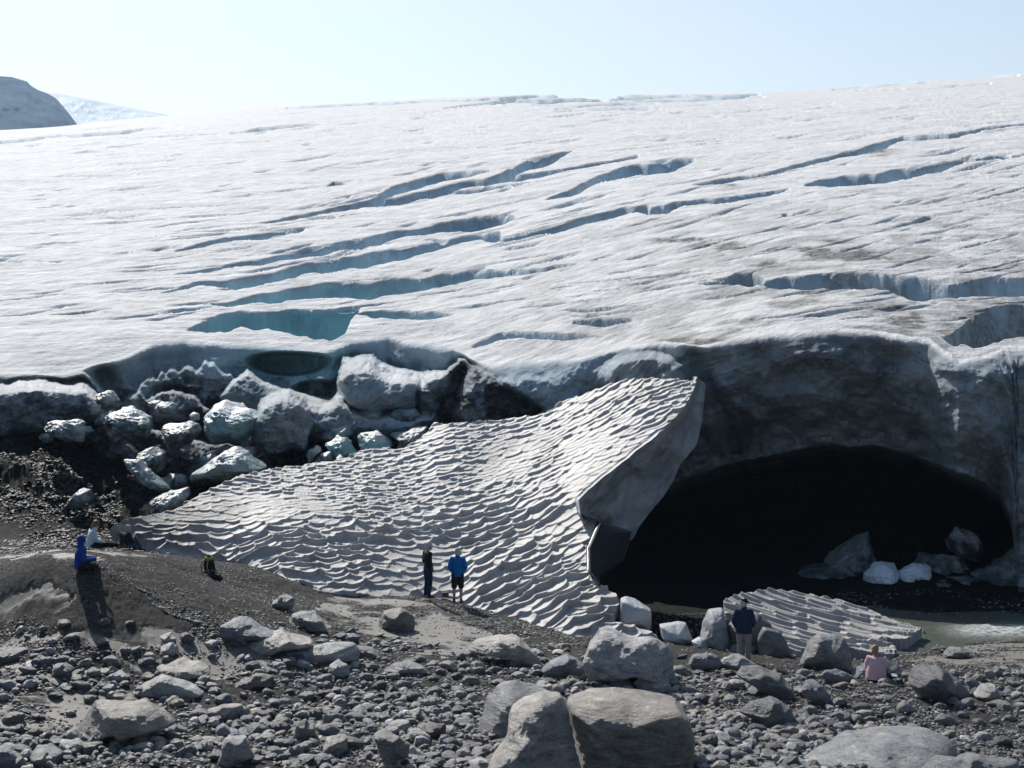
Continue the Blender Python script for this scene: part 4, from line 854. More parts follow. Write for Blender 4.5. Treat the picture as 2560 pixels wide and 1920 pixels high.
# pieces beside the fallen slab and the bank foot
def spiece(pts, Y, depth, lab, lean=.2, seed=0, pw=3.5, rough=.06, planes=9, ripple=.05, dirt=.15):
    o = shaped('snow_block', pts, Y, depth, M_SNOWCUT, seed=seed, lean=lean, pw=pw, rough=rough, planes=planes, n=5, attrs={'dirt': dirt})
    return tag(o, lab, 'snow block')
spiece([(1553,1500),(1566,1494),(1590,1500),(1612,1516),(1626,1524),(1628,1560),(1624,1578),(1580,1568),(1548,1552)], 48.5, .6, 'faceted blue-white snow block at the right foot of the snow bank', .1, 41)
spiece([(1650,1565),(1700,1558),(1716,1560),(1732,1600),(1700,1608),(1655,1595)], 47.5, .5, 'small pale tent-shaped snow block between the bank and the fallen slab', .3, 42)
spiece([(1730,1605),(1750,1595),(1770,1605),(1768,1622),(1735,1620)], 46.4, .3, 'little white snow wedge in front of the rounded snow block', .5, 43)
spiece([(1752,1600),(1760,1560),(1775,1530),(1808,1524),(1815,1560),(1822,1600),(1805,1625),(1775,1612)], 46.6, .6, 'rounded scalloped snow block at the left end of the fallen slab', .2, 44, rough=.12, dirt=.45)
spiece([(1822,1570),(1845,1535),(1895,1535),(1925,1560),(1930,1600),(1905,1640),(1850,1625),(1825,1600)], 46.5, .7, 'dark striped snow lump behind the man in the navy jacket', .05, 45, rough=.12, dirt=.9)
spiece([(1895,1600),(1910,1570),(1950,1580),(1975,1620),(1985,1645),(1950,1650),(1900,1648)], 45.4, .5, 'shadowed blue snow block under the near edge of the slab', .0, 46, dirt=.85)  # the block's shade is painted into its colour here, not grit
M_CLEAN = simple('clean_white_ice', (.80, .86, .92), .45, 6, .05)
# inside the cave: debris humps and snow-white ice pieces
def hump(pts, Y, depth, lab, seed, rimeamt=.15): return blk(pts, Y, depth, lab, (0, 0), K, .0, 1.0, .3, seed=seed, rough=.12, planes=10, rimeamt=rimeamt)
blk([(1860,1240),(1880,1222),(1910,1212),(1940,1222),(1945,1245),(1925,1270),(1900,1262),(1870,1258)], 58.5, .8, 'bright bluish ice piece low in the cave mouth', (0, 0), K, .15, .0, .2, seed=51, rimeamt=1).data.materials[0] = M_CLEAN
blk([(1930,1262),(1945,1232),(1965,1222),(1990,1218),(2008,1225),(2010,1250),(1970,1262),(1940,1275)], 58.8, .7, 'jagged bluish ice piece beside the bright one in the cave mouth', (0, 0), K, .15, .0, .2, seed=52, rough=.14, rimeamt=1).data.materials[0] = M_CLEAN
blk([(1785,1305),(1800,1280),(1850,1282),(1875,1290),(1870,1320),(1830,1330)], 57, .6, 'pale ice remnant at the water edge in the cave mouth', (0, 0), K, .1, .4, .2, seed=53)
blk([(1860,1305),(1900,1260),(1930,1270),(1940,1300),(1920,1330),(1880,1330)], 57.6, .6, 'dirty ice stem under the bright bluish ice piece', (0, 0), K, .1, .8, .1, seed=54)
hump([(1700,1260),(1720,1235),(1780,1240),(1820,1190),(1880,1150),(1905,1200),(1900,1250),(1850,1290),(1750,1310)], 62, 1.6, 'dim angular ice boulder on the cave floor left of the bright ice', 55, .4)
hump([(1950,1270),(2020,1255),(2100,1260),(2180,1290),(2190,1330),(1950,1335),(1930,1300)], 57.5, 1.4, 'long black debris hump at the far bank inside the cave', 56)
hump([(2040,1170),(2070,1140),(2110,1150),(2130,1190),(2100,1215),(2060,1205)], 62, .9, 'faint pale ice boulder high on the right of the cave floor', 57, .9)
hump([(2100,1240),(2160,1200),(2230,1190),(2320,1200),(2320,1340),(2140,1340)], 58.5, 2.0, 'dark debris-covered ice foot at the right side of the cave', 58)
hump([(1600,1330),(1640,1310),(1700,1300),(1790,1310),(1790,1350),(1600,1350)], 60, 1.2, 'low black gravel bar on the cave floor', 59)
hump([(1940,1260),(1990,1190),(2060,1200),(2120,1230),(2160,1300),(2140,1330),(1960,1330)], 61, 1.6, 'black debris cone behind the long hump inside the cave', 60)
# ---- river
rx = np.linspace(9.8, 60, 170); ry = np.linspace(46.2, 54, 130); RX, RY = np.meshgrid(rx, ry)
foam_c = np.exp(-((RY - (49.6 + .06 * (RX - 14))) / .9) ** 2) * sstep(13.2, 15, RX)
RZ = -.52 + .035 * fbm(RX * 1.0, RY * 3.2, None, 60, 4) + foam_c * (.14 * np.abs(fbm(RX * 2.2, RY * 4.5, None, 61, 4)) + .06) + .02 * fbm(RX * 4, RY * 8, None, 62, 3)
m, nt, p = mat_new('meltwater')
fo = math_n(nt, 'MULTIPLY', attr(nt, 'foam'), ramp(nt, noise(nt, 5, 7, .7, (1, 2.4, 1)), [(.35, (0, 0, 0)), (.6, (1, 1, 1))]))
c = mix(nt, fo, (.085, .10, .082), (.75, .78, .77)); nt.links.new(c, p.inputs['Base Color'])
p.inputs['Roughness'].default_value = .16; p.inputs['IOR'].default_value = 1.33
bump(nt, p, [(noise(nt, 3, 6, .65, (1, 2.5, 1)), .6, .12)])
river = mesh_np('water', np.stack([RX, RY, RZ], -1).reshape(-1, 3), grid_faces(*RX.shape), m, attrs={'foam': (np.clip(foam_c * 1.2, 0, 1) * .95 + .03).ravel()})
tag(river, 'grey-green meltwater river flowing out of the ice cave with a white rapid', kind='structure')
# ---- far mountain and snowfield
def ridge(name, top, Y, w_, mat, foot_v, lab, seed, amp=.03, depth=900):
    t = np.array(top, float); u = np.linspace(t[0, 0], t[-1, 0], 260); vt = np.interp(u, t[:, 0], t[:, 1]) + amp * 60 * fbm(u * .03, u * 0, None, seed, 5)
    r = np.linspace(0, 1, 70)[:, None]
    U = np.broadcast_to(u, (70, 260)); v = vt + (foot_v - vt) * r; Yr = Y - depth * r + Y * amp * fbm(U * .02, v * .03, None, seed + 1, 6, .6) * sstep(0, .1, r) * 1.0
    x, y, z = P(U, v, Yr); b = np.stack([x[0], y[0] + depth, z[0] * .2], -1)[None]
    Vv = np.concatenate([b, np.stack([x, y, z], -1)], 0)
    o = mesh_np(name, Vv.reshape(-1, 3), grid_faces(71, 260)[:, ::-1], mat); return tag(o, lab, kind='structure')
m, nt, p = mat_new('hazy_mountain_rock')  # blue of the distant haze is painted into the rock colour too
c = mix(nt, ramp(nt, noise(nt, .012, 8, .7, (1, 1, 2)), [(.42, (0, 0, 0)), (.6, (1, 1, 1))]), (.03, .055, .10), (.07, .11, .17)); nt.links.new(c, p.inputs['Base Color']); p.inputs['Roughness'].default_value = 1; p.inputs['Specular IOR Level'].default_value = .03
bump(nt, p, [(noise(nt, .02, 8, .7, (1, 1, 2)), 1, 10)])
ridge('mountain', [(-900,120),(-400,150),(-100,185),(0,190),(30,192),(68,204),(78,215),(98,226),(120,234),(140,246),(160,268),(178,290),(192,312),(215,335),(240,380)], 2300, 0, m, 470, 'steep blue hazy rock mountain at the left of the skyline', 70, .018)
m, nt, p = mat_new('far_snow')
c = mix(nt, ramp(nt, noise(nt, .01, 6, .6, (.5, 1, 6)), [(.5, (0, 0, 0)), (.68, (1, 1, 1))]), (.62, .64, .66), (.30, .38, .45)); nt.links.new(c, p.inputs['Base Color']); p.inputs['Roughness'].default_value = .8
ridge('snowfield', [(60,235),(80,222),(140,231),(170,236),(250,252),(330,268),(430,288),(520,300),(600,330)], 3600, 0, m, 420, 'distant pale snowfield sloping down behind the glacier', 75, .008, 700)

# chunks filling the jumble between the named blocks
rgi = np.random.RandomState(31)
JUM = [(0,1060),(250,1000),(420,1010),(600,1060),(820,1010),(900,960),(1150,930),(1330,1000),(1200,1040),(1060,1070),(900,1110),(700,1160),(560,1190),(440,1230),(330,1180),(200,1100),(60,1090)]
jp = []
while len(jp) < 20:
    u = rgi.uniform(20, 1330); v = rgi.uniform(930, 1230)
    if pip(np.array([u]), np.array([v]), JUM)[0]: jp.append((v, u))
for i, (v, u) in enumerate(sorted(jp)):
    w_ = rgi.uniform(20, 48); h_ = w_ * rgi.uniform(.5, .9); kk_ = rgi.randint(7, 11)
    pts = [(u + w_ * math.cos(a) * rgi.uniform(.7, 1.1), v + h_ * math.sin(a) * rgi.uniform(.7, 1.1)) for a in np.linspace(0, 6.28, kk_)[:-1]]
    left = u < 520
    blk(pts, float(np.interp(v, [930, 1230], [70.5, 62])) + rgi.uniform(-.5, .5), w_ * 65 / F * rgi.uniform(.8, 1.3),
        'dark dirty ice chunk lying in the jumble at the left foot of the glacier' if left else 'grimy grey ice chunk wedged in the jumble above the snow bank', (0, 0), 1.0, 0 if left else .2, 1.0 if left else .8, .4, seed=300 + i, n=4, rimeamt=.35 if left else .8)['group'] = 'ice chunks in the jumble at left' if left else 'ice chunks in the jumble above the snow bank'
# ---------------------------------------------------------------- people and bags
SKIN = simple('skin', (.42, .24, .17), .55, 30, .004); SKINR = simple('sunned_skin', (.36, .17, .12), .55)
def cloth(name, col, b=14): return simple(name, col, .85, b, .02, .2, .18, 5)
def tube_bm(bm, pts, rads, seg=14, flat=1.0, ax=None, cut=False):
    """closed tapered tube through pts with rounded ends"""
    pts = [Vector(q) for q in pts]; rads = list(rads)
    d0 = (pts[0] - pts[1]).normalized(); d1 = (pts[-1] - pts[-2]).normalized()
    P2 = [pts[0] + d0 * rads[0] * k for k in (.95, .75, .4)] + pts + [pts[-1] + d1 * rads[-1] * k for k in (.4, .75, .95)]
    R2 = [rads[0] * k for k in (.3, .66, .92)] + rads + [rads[-1] * k for k in (.92, .66, .3)]
    if cut:
        P2, R2 = P2[3:], R2[3:]
    n = len(P2); rings = []; up = None if ax is None else Vector(ax); a = None
    for i in range(n):
        t = (P2[min(i + 1, n - 1)] - P2[max(i - 1, 0)]).normalized()
        if up is not None: a = up.cross(t)
        elif a is None: a = t.orthogonal()
        else: a = a - t * a.dot(t)
        if a.length < 1e-3: a = t.orthogonal()
        a = a.normalized(); b = t.cross(a).normalized()
        fl = flat
        rings.append([bm.verts.new(P2[i] + (a * math.cos(q) + b * math.sin(q) * fl) * R2[i]) for q in [2 * math.pi * k / seg for k in range(seg)]])
    for i in range(n - 1):
        for k in range(seg):
            bm.faces.new((rings[i][k], rings[i][(k + 1) % seg], rings[i + 1][(k + 1) % seg], rings[i + 1][k]))
    bm.faces.new(rings[0][::-1]); bm.faces.new(rings[-1])
def ball(bm, c, r, sc=(1, 1, 1), rot=None):
    M = Matrix.Translation(c) @ (rot.to_4x4() if rot else Matrix()) @ Matrix.Diagonal((*[r * s for s in sc], 1))
    bmesh.ops.create_icosphere(bm, subdivisions=3, radius=1, matrix=M)
def finish(name, bm, mat, parent, vox=.009, smooth=4, tex=0):
    me = bpy.data.meshes.new(name); bmesh.ops.recalc_face_normals(bm, faces=bm.faces); bm.to_mesh(me); bm.free()
    o = bpy.data.objects.new(name, me); COL.objects.link(o); o.parent = parent; me.materials.append(mat)
    r = o.modifiers.new('remesh', 'REMESH'); r.mode = 'VOXEL'; r.voxel_size = vox; r.use_smooth_shade = True
    s = o.modifiers.new('smooth', 'SMOOTH'); s.iterations = smooth; s.factor = .5
    return o
def lerp(a, b, t): return Vector(a) * (1 - t) + Vector(b) * t
def hand(bm, wrist, direc, curl_n, s=1.0):
    """palm, four bent fingers, thumb from the side of the palm"""
    w_ = Vector(wrist); d = Vector(direc).normalized(); n = Vector(curl_n).normalized(); side = d.cross(n).normalized()
    tube_bm(bm, [w_, w_ + d * .045 * s, w_ + d * .085 * s], [.026 * s, .038 * s, .036 * s], 12, .45, ax=n)
    for k, (o_, ln) in enumerate(((-.027, .066), (-.009, .076), (.009, .071), (.027, .056))):
        b0 = w_ + d * .085 * s + side * o_ * s
        b1 = b0 + (d + n * .35).normalized() * ln * .45 * s; b2 = b1 + (d * .5 + n * .9).normalized() * ln * .35 * s; b3 = b2 + (n - d * .1).normalized() * ln * .25 * s
        tube_bm(bm, [b0 - d * .02, b0, b1, b2, b3], [.0095 * s, .0095 * s, .009 * s, .008 * s, .007 * s], 8)
    t0 = w_ + d * .03 * s - side * .03 * s
    tube_bm(bm, [t0, t0 + (d * .6 - side * .7 + n * .3).normalized() * .035 * s, t0 + (d * .9 - side * .5 + n * .6).normalized() * .062 * s], [.013 * s, .011 * s, .008 * s], 8)
def head_bm(bm, c, R, s=1.0):
    """skull with brow, nose, lips, chin, ears; R turns -Y (face) into the wanted direction"""
    c = Vector(c)
    def q(x, y, z): return c + R @ Vector((x * s, y * s, z * s))
    ball(bm, q(0, .012, .03), .098 * s, (.80, .98, .92), R); ball(bm, q(0, -.028, -.035), .070 * s, (.86, .92, 1.05), R)
    tube_bm(bm, [q(0, -.092, .012), q(0, -.108, -.018), q(0, -.104, -.026)], [.009 * s, .013 * s, .015 * s], 8)
    tube_bm(bm, [q(-.03, -.088, .026), q(0, -.094, .024), q(.03, -.088, .026)], [.008 * s, .009 * s, .008 * s], 8)
    tube_bm(bm, [q(-.02, -.090, -.056), q(0, -.097, -.055), q(.02, -.090, -.056)], [.006 * s, .008 * s, .006 * s], 8)
    ball(bm, q(0, -.082, -.088), .020 * s)
    for e in (-1, 1):
        ball(bm, q(e * .079, .012, -.008), .026 * s, (.35, .7, 1.15), R); ball(bm, q(e * .032, -.084, .006), .012 * s)
def person(loc, rot, J, W, label, parts, vox=.009, scale=1.0):
    """J joints in metres (x right, y forward away from the face is -y), W widths"""
    root = bpy.data.objects.new('person', None); COL.objects.link(root); root.location = loc; root.rotation_euler = (0, 0, rot); root.scale = (scale,) * 3
    tag(root, label, 'person', 'people watching the glacier')
    j = {k: Vector(v) for k, v in J.items()}
    Rh = W.get('headR', Matrix.Identity(3))
    bm = bmesh.new(); g = W.get('girth', 1.0)
    tube_bm(bm, [j['pel'], lerp(j['pel'], j['chest'], .45), j['chest'], lerp(j['chest'], j['neck'], .75)], [.145 * g, .135 * g, .155 * g, .10], 18, .66, ax=W.get('fr', (0, 1, 0)))
    tube_bm(bm, [lerp(j['chest'], j['neck'], .7), j['neck'], lerp(j['neck'], j['head'], .7)], [.075, .056, .052], 14)
    head_bm(bm, j['head'], Rh)
    for s_ in 'LR':
        tube_bm(bm, [lerp(j['chest'], j['sh' + s_], .3) + Vector((0, 0, .04)), j['sh' + s_], lerp(j['sh' + s_], j['el' + s_], .5), j['el' + s_], lerp(j['el' + s_], j['wr' + s_], .4), j['wr' + s_]], [.07, .058, .047, .038, .038, .025], 12)
        hand(bm, j['wr' + s_], W.get('hd' + s_, (0, 0, -1)), W.get('hn' + s_, (0, -1, 0)))
        tube_bm(bm, [lerp(j['pel'], j['hip' + s_], .8), j['hip' + s_], lerp(j['hip' + s_], j['kn' + s_], .5), j['kn' + s_], lerp(j['kn' + s_], j['an' + s_], .35), j['an' + s_]], [.09, .088 * g, .075, .056, .056, .036], 12)
        f = Vector(W.get('ft' + s_, (0, -1, 0))).normalized()
        tube_bm(bm, [j['an' + s_] - f * .03 + Vector((0, 0, -.03)), j['an' + s_] + f * .08 + Vector((0, 0, -.05)), j['an' + s_] + f * .17 + Vector((0, 0, -.055))], [.036, .034, .025], 10)
    finish('body', bm, W.get('skin', SKIN), root, vox, 3)
    for pt in parts:
        kind, mat = pt[0], pt[1]; bm = bmesh.new()
        if kind in ('jacket', 'sweater', 'shirt'):
            k = pt[2] if len(pt) > 2 else 1.0; hem = pt[3] if len(pt) > 3 else .12; slv = pt[4] if len(pt) > 4 else 1.0
            dn = (j['pel'] - j['chest']).normalized()
            tube_bm(bm, [j['pel'] + dn * hem * .6, j['pel'], lerp(j['pel'], j['chest'], .5), j['chest'], lerp(j['chest'], j['neck'], .62), lerp(j['chest'], j['neck'], .95)], [.172 * k * g, .176 * k * g, .165 * k * g, .182 * k, .13 * k, .07], 22, .70, ax=W.get('fr', (0, 1, 0)), cut=True)
            for s_ in 'LR':
                e = lerp(j['el' + s_], j['wr' + s_], .92) if slv >= 1 else lerp(j['el' + s_], j['wr' + s_], max(0, slv - .5) * 2)
                ps = [lerp(j['chest'], j['sh' + s_], .35) + Vector((0, 0, .035)), j['sh' + s_], lerp(j['sh' + s_], j['el' + s_], .5)]; rr_ = [.095 * k, .078 * k, .068 * k]
                if slv >= .5: ps += [j['el' + s_]]; rr_ += [.060 * k]
                if slv > .5: ps += [e]; rr_ += [.047 * k]
                else: pass
                tube_bm(bm, ps, rr_, 14)
            if kind == 'jacket': tube_bm(bm, [lerp(j['neck'], j['chest'], .3), lerp(j['neck'], j['head'], .32)], [.085, .074], 16)
        elif kind in ('trousers', 'shorts'):
            k = pt[2] if len(pt) > 2 else 1.0
            tube_bm(bm, [j['pel'] + (j['chest'] - j['pel']) * .12, j['pel'], lerp(j['hipL'], j['hipR'], .5)], [.155 * k * g, .165 * k * g, .15 * k * g], 18, .72, ax=W.get('fr', (0, 1, 0)))
            for s_ in 'LR':
                if kind == 'trousers': ps = [j['hip' + s_], lerp(j['hip' + s_], j['kn' + s_], .5), j['kn' + s_], lerp(j['kn' + s_], j['an' + s_], .5), lerp(j['kn' + s_], j['an' + s_], 1.0)]; rr_ = [.110 * g, .098, .080, .074, .066]
                else: ps = [j['hip' + s_], lerp(j['hip' + s_], j['kn' + s_], .5), lerp(j['hip' + s_], j['kn' + s_], .92)]; rr_ = [.115 * g, .108, .098]
                tube_bm(bm, ps, [q * k for q in rr_], 14)
        elif kind == 'shoes':
            for s_ in 'LR':
                f = Vector(W.get('ft' + s_, (0, -1, 0))).normalized(); a = j['an' + s_]
                tube_bm(bm, [a + Vector((0, 0, .03)), a + Vector((0, 0, -.03))], [.048, .046], 12)
                tube_bm(bm, [a - f * .05 + Vector((0, 0, -.045)), a + f * .08 + Vector((0, 0, -.055)), a + f * .18 + Vector((0, 0, -.06))], [.044, .046, .034], 12)
        elif kind == 'hair':
            c = j['head']; ln = pt[2] if len(pt) > 2 else 0
            def q(x, y, z): return c + Rh @ Vector((x, y, z))
            ball(bm, q(0, .026, .044), .112, (.84, .98, .93), Rh); ball(bm, q(0, .05, -.02), .088, (.98, .8, 1.1), Rh)
            if ln > 0:
                tube_bm(bm, [q(0, .075, .02), q(0, .11, -.06), q(.01, .11, -.06 - ln * .5), q(.0, .09, -.06 - ln)], [.05, .045, .035, .015], 10)
            if ln < 0:
                for k in range(26):
                    a = random.Random(k).uniform(0, 6.28); h = random.Random(k + 50).uniform(-.06, .12)
                    ball(bm, q(.085 * math.cos(a), .03 + .085 * max(math.sin(a), -.2), h), .024)
        elif kind == 'hood':
            c = j['head']
            def q(x, y, z): return c + Rh @ Vector((x, y, z))
            ball(bm, q(0, .022, .035), .118, (.88, .98, 1.0), Rh); ball(bm, q(0, .03, -.04), .10, (.95, .9, 1.1), Rh); tube_bm(bm, [q(0, .03, -.08), lerp(j['neck'], j['chest'], .5)], [.085, .11], 14)
        elif kind == 'cap':
            c = j['head']
            def q(x, y, z): return c + Rh @ Vector((x, y, z))
            ball(bm, q(0, .016, .062), .116, (.87, 1.0, .74), Rh)
            tube_bm(bm, [q(-.045, -.10, .055), q(0, -.135, .05), q(.045, -.10, .055)], [.03, .04, .03], 10, .25)
        elif kind == 'glasses':
            c = j['head']
            def q(x, y, z): return c + Rh @ Vector((x, y, z))
            tube_bm(bm, [q(-.078, -.02, .008), q(-.075, -.075, .008), q(-.035, -.104, .006), q(.035, -.104, .006), q(.075, -.075, .008), q(.078, -.02, .008)], [.005, .008, .014, .014, .008, .005], 8)
        elif kind == 'beard':
            c = j['head']
            def q(x, y, z): return c + Rh @ Vector((x, y, z))
            ball(bm, q(0, -.062, -.085), .05, (1.0, .75, .8), Rh)
        nm = {'jacket': 'jacket', 'sweater': 'sweater', 'shirt': 'shirt'}.get(kind, kind)
        finish(nm, bm, mat, root, vox * (1.3 if kind in ('jacket', 'sweater', 'shirt', 'trousers', 'shorts') else .8), 3)
    return root
def Rz(a): return Matrix.Rotation(math.radians(a), 3, 'Z')
def Rx(a): return Matrix.Rotation(math.radians(a), 3, 'X')
# standing figures: face is -Y in their own frame
STAND = dict(pel=(0, 0, .98), chest=(0, .01, 1.30), neck=(0, .02, 1.50), head=(0, -.01, 1.645), shL=(-.185, .02, 1.43), shR=(.185, .02, 1.43), elL=(-.255, .05, 1.16), elR=(.255, .05, 1.16),
    wrL=(-.20, -.06, .96), wrR=(.20, -.06, .96), hipL=(-.095, 0, .93), hipR=(.095, 0, .93), knL=(-.11, -.02, .50), knR=(.11, -.02, .50), anL=(-.11, .03, .085), anR=(.11, .03, .085))
BLUE = cloth('bright_blue_cloth', (.006, .13, .42)); BLACK = cloth('black_cloth', (.012, .012, .014)); JEAN = cloth('dark_denim', (.012, .024, .06)); NAVY = cloth('navy_cloth', (.016, .03, .065))
GREYP = cloth('grey_trouser_cloth', (.22, .215, .21)); PINK = cloth('pink_cloth', (.62, .42, .46)); WHITE = cloth('white_cloth', (.55, .66, .72)); ROYAL = cloth('royal_blue_cloth', (.008, .045, .25)); TEALJ = cloth('teal_denim', (.03, .08, .11))
GREYH = simple('grey_hair', (.42, .40, .38), .8, 40, .01); BRH = simple('brown_hair', (.16, .075, .035), .6, 40, .01); SANDH = simple('sandy_hair', (.30, .16, .07), .7, 40, .01); CURL = simple('ash_hair', (.36, .31, .25), .8, 40, .02); DARKSHOE = simple('dark_leather', (.03, .02, .018), .6)
def foot_z(u, v, Y): return CH + (HV - v) * Y / F
def at_px(u, v, Y): x, y, z = P(u, v, Y); return (float(x), float(y), float(z))
# man in the bright blue jacket, seen from behind, hands in pockets
person(at_px(1144, 1507, 50.9), math.radians(180), dict(STAND, elL=(-.27, .06, 1.15), elR=(.27, .06, 1.15), wrL=(-.17, -.07, .98), wrR=(.17, -.07, .98)), dict(ftL=(-.3, -1, 0), ftR=(.3, -1, 0), hdL=(.4, -.3, -1), hdR=(-.4, -.3, -1), headR=Rz(0)),
    'man seen from behind in a bright blue jacket and black shorts facing the snow bank', [('jacket', BLUE, 1.12, .20), ('shorts', cloth('charcoal_cloth', (.02, .018, .016))), ('shoes', DARKSHOE), ('hair', GREYH)], scale=1.0)
# man in black sweater and jeans, turned to the right
x0, y0, z0 = at_px(1070, 1493, 50.8)
person((x0, y0, z0), math.radians(120), dict(STAND, head=(0, -.05, 1.64), neck=(0, .01, 1.50), pel=(0, -.02, .98), elL=(-.20, .05, 1.16), wrL=(-.21, -.08, .94), elR=(.20, .05, 1.16), wrR=(.21, -.10, .95)), dict(headR=Rz(-12) @ Rx(12)),
    'grey-bearded man in a black sweater and dark jeans looking down to the right', [('sweater', BLACK, 1.02, .12, .8), ('trousers', JEAN), ('shoes', DARKSHOE), ('hair', GREYH), ('beard', GREYH)], scale=1.0)
# man in navy jacket, cap and grey trousers
person(at_px(1860, 1662, 43.2), math.radians(165), dict(STAND, elL=(-.26, .02, 1.15), wrL=(-.20, -.16, 1.02), elR=(.27, .04, 1.16), wrR=(.24, -.14, 1.0)), dict(headR=Rz(-35) @ Rx(10), girth=1.05),
    'man in a navy jacket, dark cap and grey trousers standing by the fallen slab', [('jacket', NAVY, 1.2, .22), ('trousers', GREYP, 1.0), ('shoes', DARKSHOE), ('hair', GREYH), ('cap', BLACK)], scale=1.02)
# seated figures
SITX = dict(pel=(0, 0, .12), chest=(0, -.06, .42), neck=(0, -.09, .61), head=(0, -.13, .745), shL=(-.18, -.08, .545), shR=(.18, -.08, .545), elL=(-.24, -.12, .30), elR=(.24, -.12, .30), wrL=(-.12, -.32, .27), wrR=(.12, -.32, .27),
    hipL=(-.10, -.04, .11), hipR=(.10, -.04, .11), knL=(-.33, -.36, .18), knR=(.33, -.36, .18), anL=(.10, -.42, .10), anR=(-.10, -.36, .08))
person(at_px(198, 1427, 41.6), math.radians(100), dict(SITX, chest=(0, -.03, .44), neck=(0, -.04, .63), head=(0, -.07, .765), wrL=(-.08, -.42, .30), wrR=(.08, -.42, .30)), dict(headR=Rz(5), ftL=(1, -.3, 0), ftR=(-1, -.3, 0), hdL=(.3, -1, .2), hdR=(-.3, -1, .2), hnL=(0, 0, 1), hnR=(0, 0, 1), fr=(0, 1, 0)),
    'person sitting cross-legged on the gravel mound in a royal blue hooded jacket', [('jacket', ROYAL, 1.12, .1), ('hood', ROYAL), ('trousers', BLACK), ('shoes', DARKSHOE)], scale=1.03)
person(at_px(224, 1374, 50.2), math.radians(115), dict(SITX, chest=(0, -.08, .42), neck=(0, -.13, .60), head=(0, -.20, .73), knL=(-.14, -.50, .14), knR=(.14, -.50, .14), anL=(-.12, -.85, .09), anR=(.12, -.88, .09), elL=(-.21, -.16, .29), elR=(.21, -.16, .29), wrL=(-.14, -.36, .22), wrR=(.14, -.36, .22)),
    dict(headR=Rx(22), hdL=(.1, -1, -.3), hdR=(-.1, -1, -.3), ftL=(0, -.3, 1), ftR=(0, -.3, 1)), 'woman with a long brown ponytail sitting in a white jacket, head bowed', [('jacket', WHITE, 1.12, .14), ('trousers', BLACK), ('shoes', DARKSHOE), ('hair', BRH, .16), ('glasses', BLACK)], scale=1.06)
person(at_px(308, 1380, 50.0), math.radians(140), dict(SITX, chest=(0, -.08, .40), neck=(0, -.14, .57), head=(0, -.20, .70), knL=(-.16, -.34, .42), knR=(.16, -.34, .42), anL=(-.14, -.56, .09), anR=(.14, -.56, .09), elL=(-.25, -.16, .32), elR=(.25, -.16, .32), wrL=(-.12, -.36, .40), wrR=(.12, -.38, .40)),
    dict(headR=Rx(10), hdL=(.5, -1, 0), hdR=(-.5, -1, 0)), 'person with curly ash-blond hair sitting hunched in a black top and teal jeans', [('sweater', BLACK, 1.14, .1), ('trousers', TEALJ), ('shoes', DARKSHOE), ('hair', CURL, -1)], scale=1.0)
person(at_px(2190, 1706, 40.7), math.radians(155), dict(SITX, chest=(.0, -.05, .44), neck=(.03, -.10, .64), head=(.05, -.14, .775), knL=(-.34, -.30, .14), knR=(.34, -.30, .14), elL=(-.26, -.06, .33), wrL=(-.22, -.26, .18), elR=(.26, -.10, .33), wrR=(.14, -.30, .2), shL=(-.20, -.08, .57), shR=(.20, -.08, .57)),
    dict(headR=Rx(25), skin=SKINR, girth=1.25, ftL=(1, -.3, 0), ftR=(-1, -.3, 0), hdL=(0, -1, -.3), hdR=(0, -1, -.3)), 'woman in a pink short-sleeved shirt sitting on gravel before a dark wedge-shaped boulder', [('shirt', PINK, 1.22, .1, .4), ('trousers', cloth('plum_black_cloth', (.018, .014, .025)), 1.2), ('shoes', DARKSHOE), ('hair', SANDH)], scale=1.02)
# bags and small things
def bag(loc, rot, s, mats, label, name='backpack', lying=False):
    r = bpy.data.objects.new(name, None); COL.objects.link(r); r.location = loc; r.rotation_euler = rot; r.scale = (s,) * 3; tag(r, label, 'backpack')
    bm = bmesh.new(); tube_bm(bm, [(0, 0, .05), (0, 0, .22), (0, -.01, .40), (0, -.02, .50)], [.15, .17, .16, .10], 16, .68, ax=(0, 1, 0)); ball(bm, (0, -.10, .18), .11, (1, .6, 1.1)); finish('pack_body', bm, mats[0], r, .012)
    bm = bmesh.new(); ball(bm, (0, -.01, .50), .13, (1.05, .75, .5)); finish('lid', bm, mats[1], r, .012)
    for e in (-1, 1):
        bm = bmesh.new(); tube_bm(bm, [(e * .08, .10, .48), (e * .10, .19, .38), (e * .11, .18, .20), (e * .10, .10, .08)], [.02] * 4, 8, .5); finish('strap', bm, mats[2], r, .008)
    bm = bmesh.new(); tube_bm(bm, [(-.03, .10, .54), (0, .12, .58), (.03, .10, .54)], [.01] * 3, 8); finish('grab_loop', bm, mats[2], r, .006)
    return r
OLIVE = cloth('olive_cloth', (.10, .095, .06)); YEL = cloth('yellow_trim', (.35, .28, .08)); GREYC = cloth('grey_cloth', (.13, .12, .13))
bag(at_px(527, 1442, 47.3), (math.radians(-12), 0, math.radians(150)), 1.15, (BLACK, YEL, YEL), 'black backpack with yellow straps standing on the gravel beside the mound')
bag(at_px(500, 1447, 47.0), (math.radians(85), math.radians(10), math.radians(80)), 1.2, (BLACK, BLACK, GREYC), 'black backpack lying flat left of the one with yellow straps')
bag(at_px(293, 1380, 49.6), (math.radians(80), 0, math.radians(70)), .85, (OLIVE, GREYC, BLACK), 'olive and grey daypack lying between the two seated women')
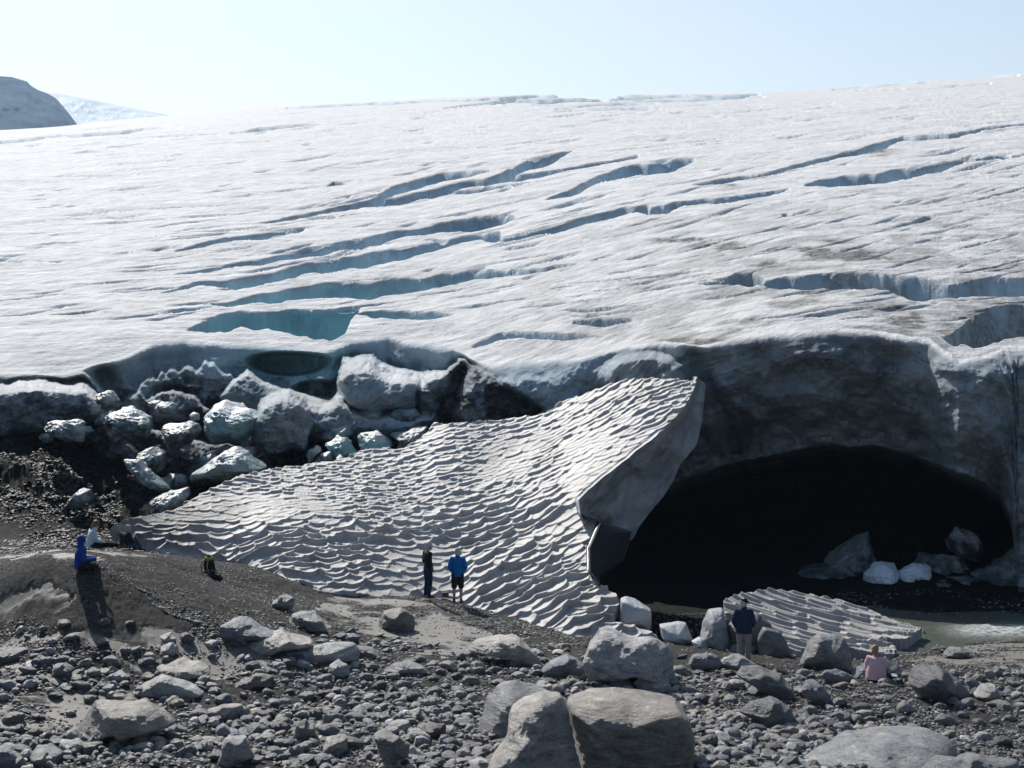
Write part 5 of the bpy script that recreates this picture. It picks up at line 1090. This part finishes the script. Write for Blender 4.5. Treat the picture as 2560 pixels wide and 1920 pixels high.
# pair of trekking poles
for k, (dv_, lab) in enumerate(((0, 'thin walking pole lying on the pale silt, the upper of the pair'), (3.0, 'thin walking pole lying on the pale silt, the lower of the pair'))):
    r = bpy.data.objects.new('walking_pole', None); COL.objects.link(r); r.location = at_px(255, 1383 + dv_, 49.3 - k * .12); r.rotation_euler = (0, math.radians(-3), math.radians(6 - 3 * k)); tag(r, lab, 'walking pole', 'walking poles on the silt')
    bm = bmesh.new(); tube_bm(bm, [(-.55, 0, .02), (.5, 0, .05)], [.009, .011], 8); finish('shaft', bm, BLACK, r, .004, 1)
    bm = bmesh.new(); tube_bm(bm, [(.5, 0, .05), (.64, 0, .055)], [.018, .02], 10); finish('grip', bm, GREYC, r, .005, 1)
    bm = bmesh.new(); tube_bm(bm, [(-.50, 0, .02), (-.485, 0, .02)], [.04, .04], 12); finish('basket', bm, BLACK, r, .005, 1)
# small brown box between the two standing men, white paper by the pink-shirted woman
bm = bmesh.new(); bmesh.ops.create_cube(bm, size=1, matrix=Matrix.Translation((0, 0, .075)) @ Matrix.Diagonal((.2, .14, .15, 1))); bmesh.ops.bevel(bm, geom=bm.edges[:], offset=.02, segments=2)
me = bpy.data.meshes.new('small_bag'); bm.to_mesh(me); bm.free(); me.materials.append(simple('rust_brown', (.10, .04, .02), .7)); o = bpy.data.objects.new('small_bag', me); COL.objects.link(o); o.location = at_px(1113, 1492, 50.7); o.rotation_euler = (0, 0, .3); tag(o, 'small rust-brown bag on the ground between the two standing men', 'bag')
bm = bmesh.new(); tube_bm(bm, [(0, -.02, .11), (.0, .0, .19), (0, .02, .11)], [.008] * 3, 8); h_ = finish('handle', bm, BLACK, o, .005, 1)
bm = bmesh.new(); bmesh.ops.create_cube(bm, size=1, matrix=Matrix.Diagonal((.15, .11, .012, 1))); bmesh.ops.bevel(bm, geom=bm.edges[:], offset=.003, segments=1)
me = bpy.data.meshes.new('notebook'); bm.to_mesh(me); bm.free(); me.materials.append(simple('paper_white', (.8, .8, .8), .7)); o = bpy.data.objects.new('notebook', me); COL.objects.link(o); o.location = at_px(2236, 1688, 40.6); o.rotation_euler = (.5, .1, .3); tag(o, 'open white notebook held at the lap of the woman in the pink shirt', 'notebook')
# ---------------------------------------------------------------- air
bm = bmesh.new(); bmesh.ops.create_cube(bm, size=1)
me = bpy.data.meshes.new('haze'); bm.to_mesh(me); bm.free()
m = bpy.data.materials.new('haze'); m.use_nodes = True; nt = m.node_tree; nt.nodes.remove(nt.nodes['Principled BSDF'])
pv = nt.nodes.new('ShaderNodeVolumePrincipled'); pv.inputs['Color'].default_value = (.50, .74, 1, 1); pv.inputs['Density'].default_value = .00011; pv.inputs['Anisotropy'].default_value = .35
nt.links.new(pv.outputs[0], nt.nodes['Material Output'].inputs['Volume'])
me.materials.append(m); o = bpy.data.objects.new('haze', me); COL.objects.link(o)
o.scale = (5200, 5400, 900); o.location = (0, 2300, 900 / 2 - 6)
tag(o, 'thin blue air haze', kind='stuff')
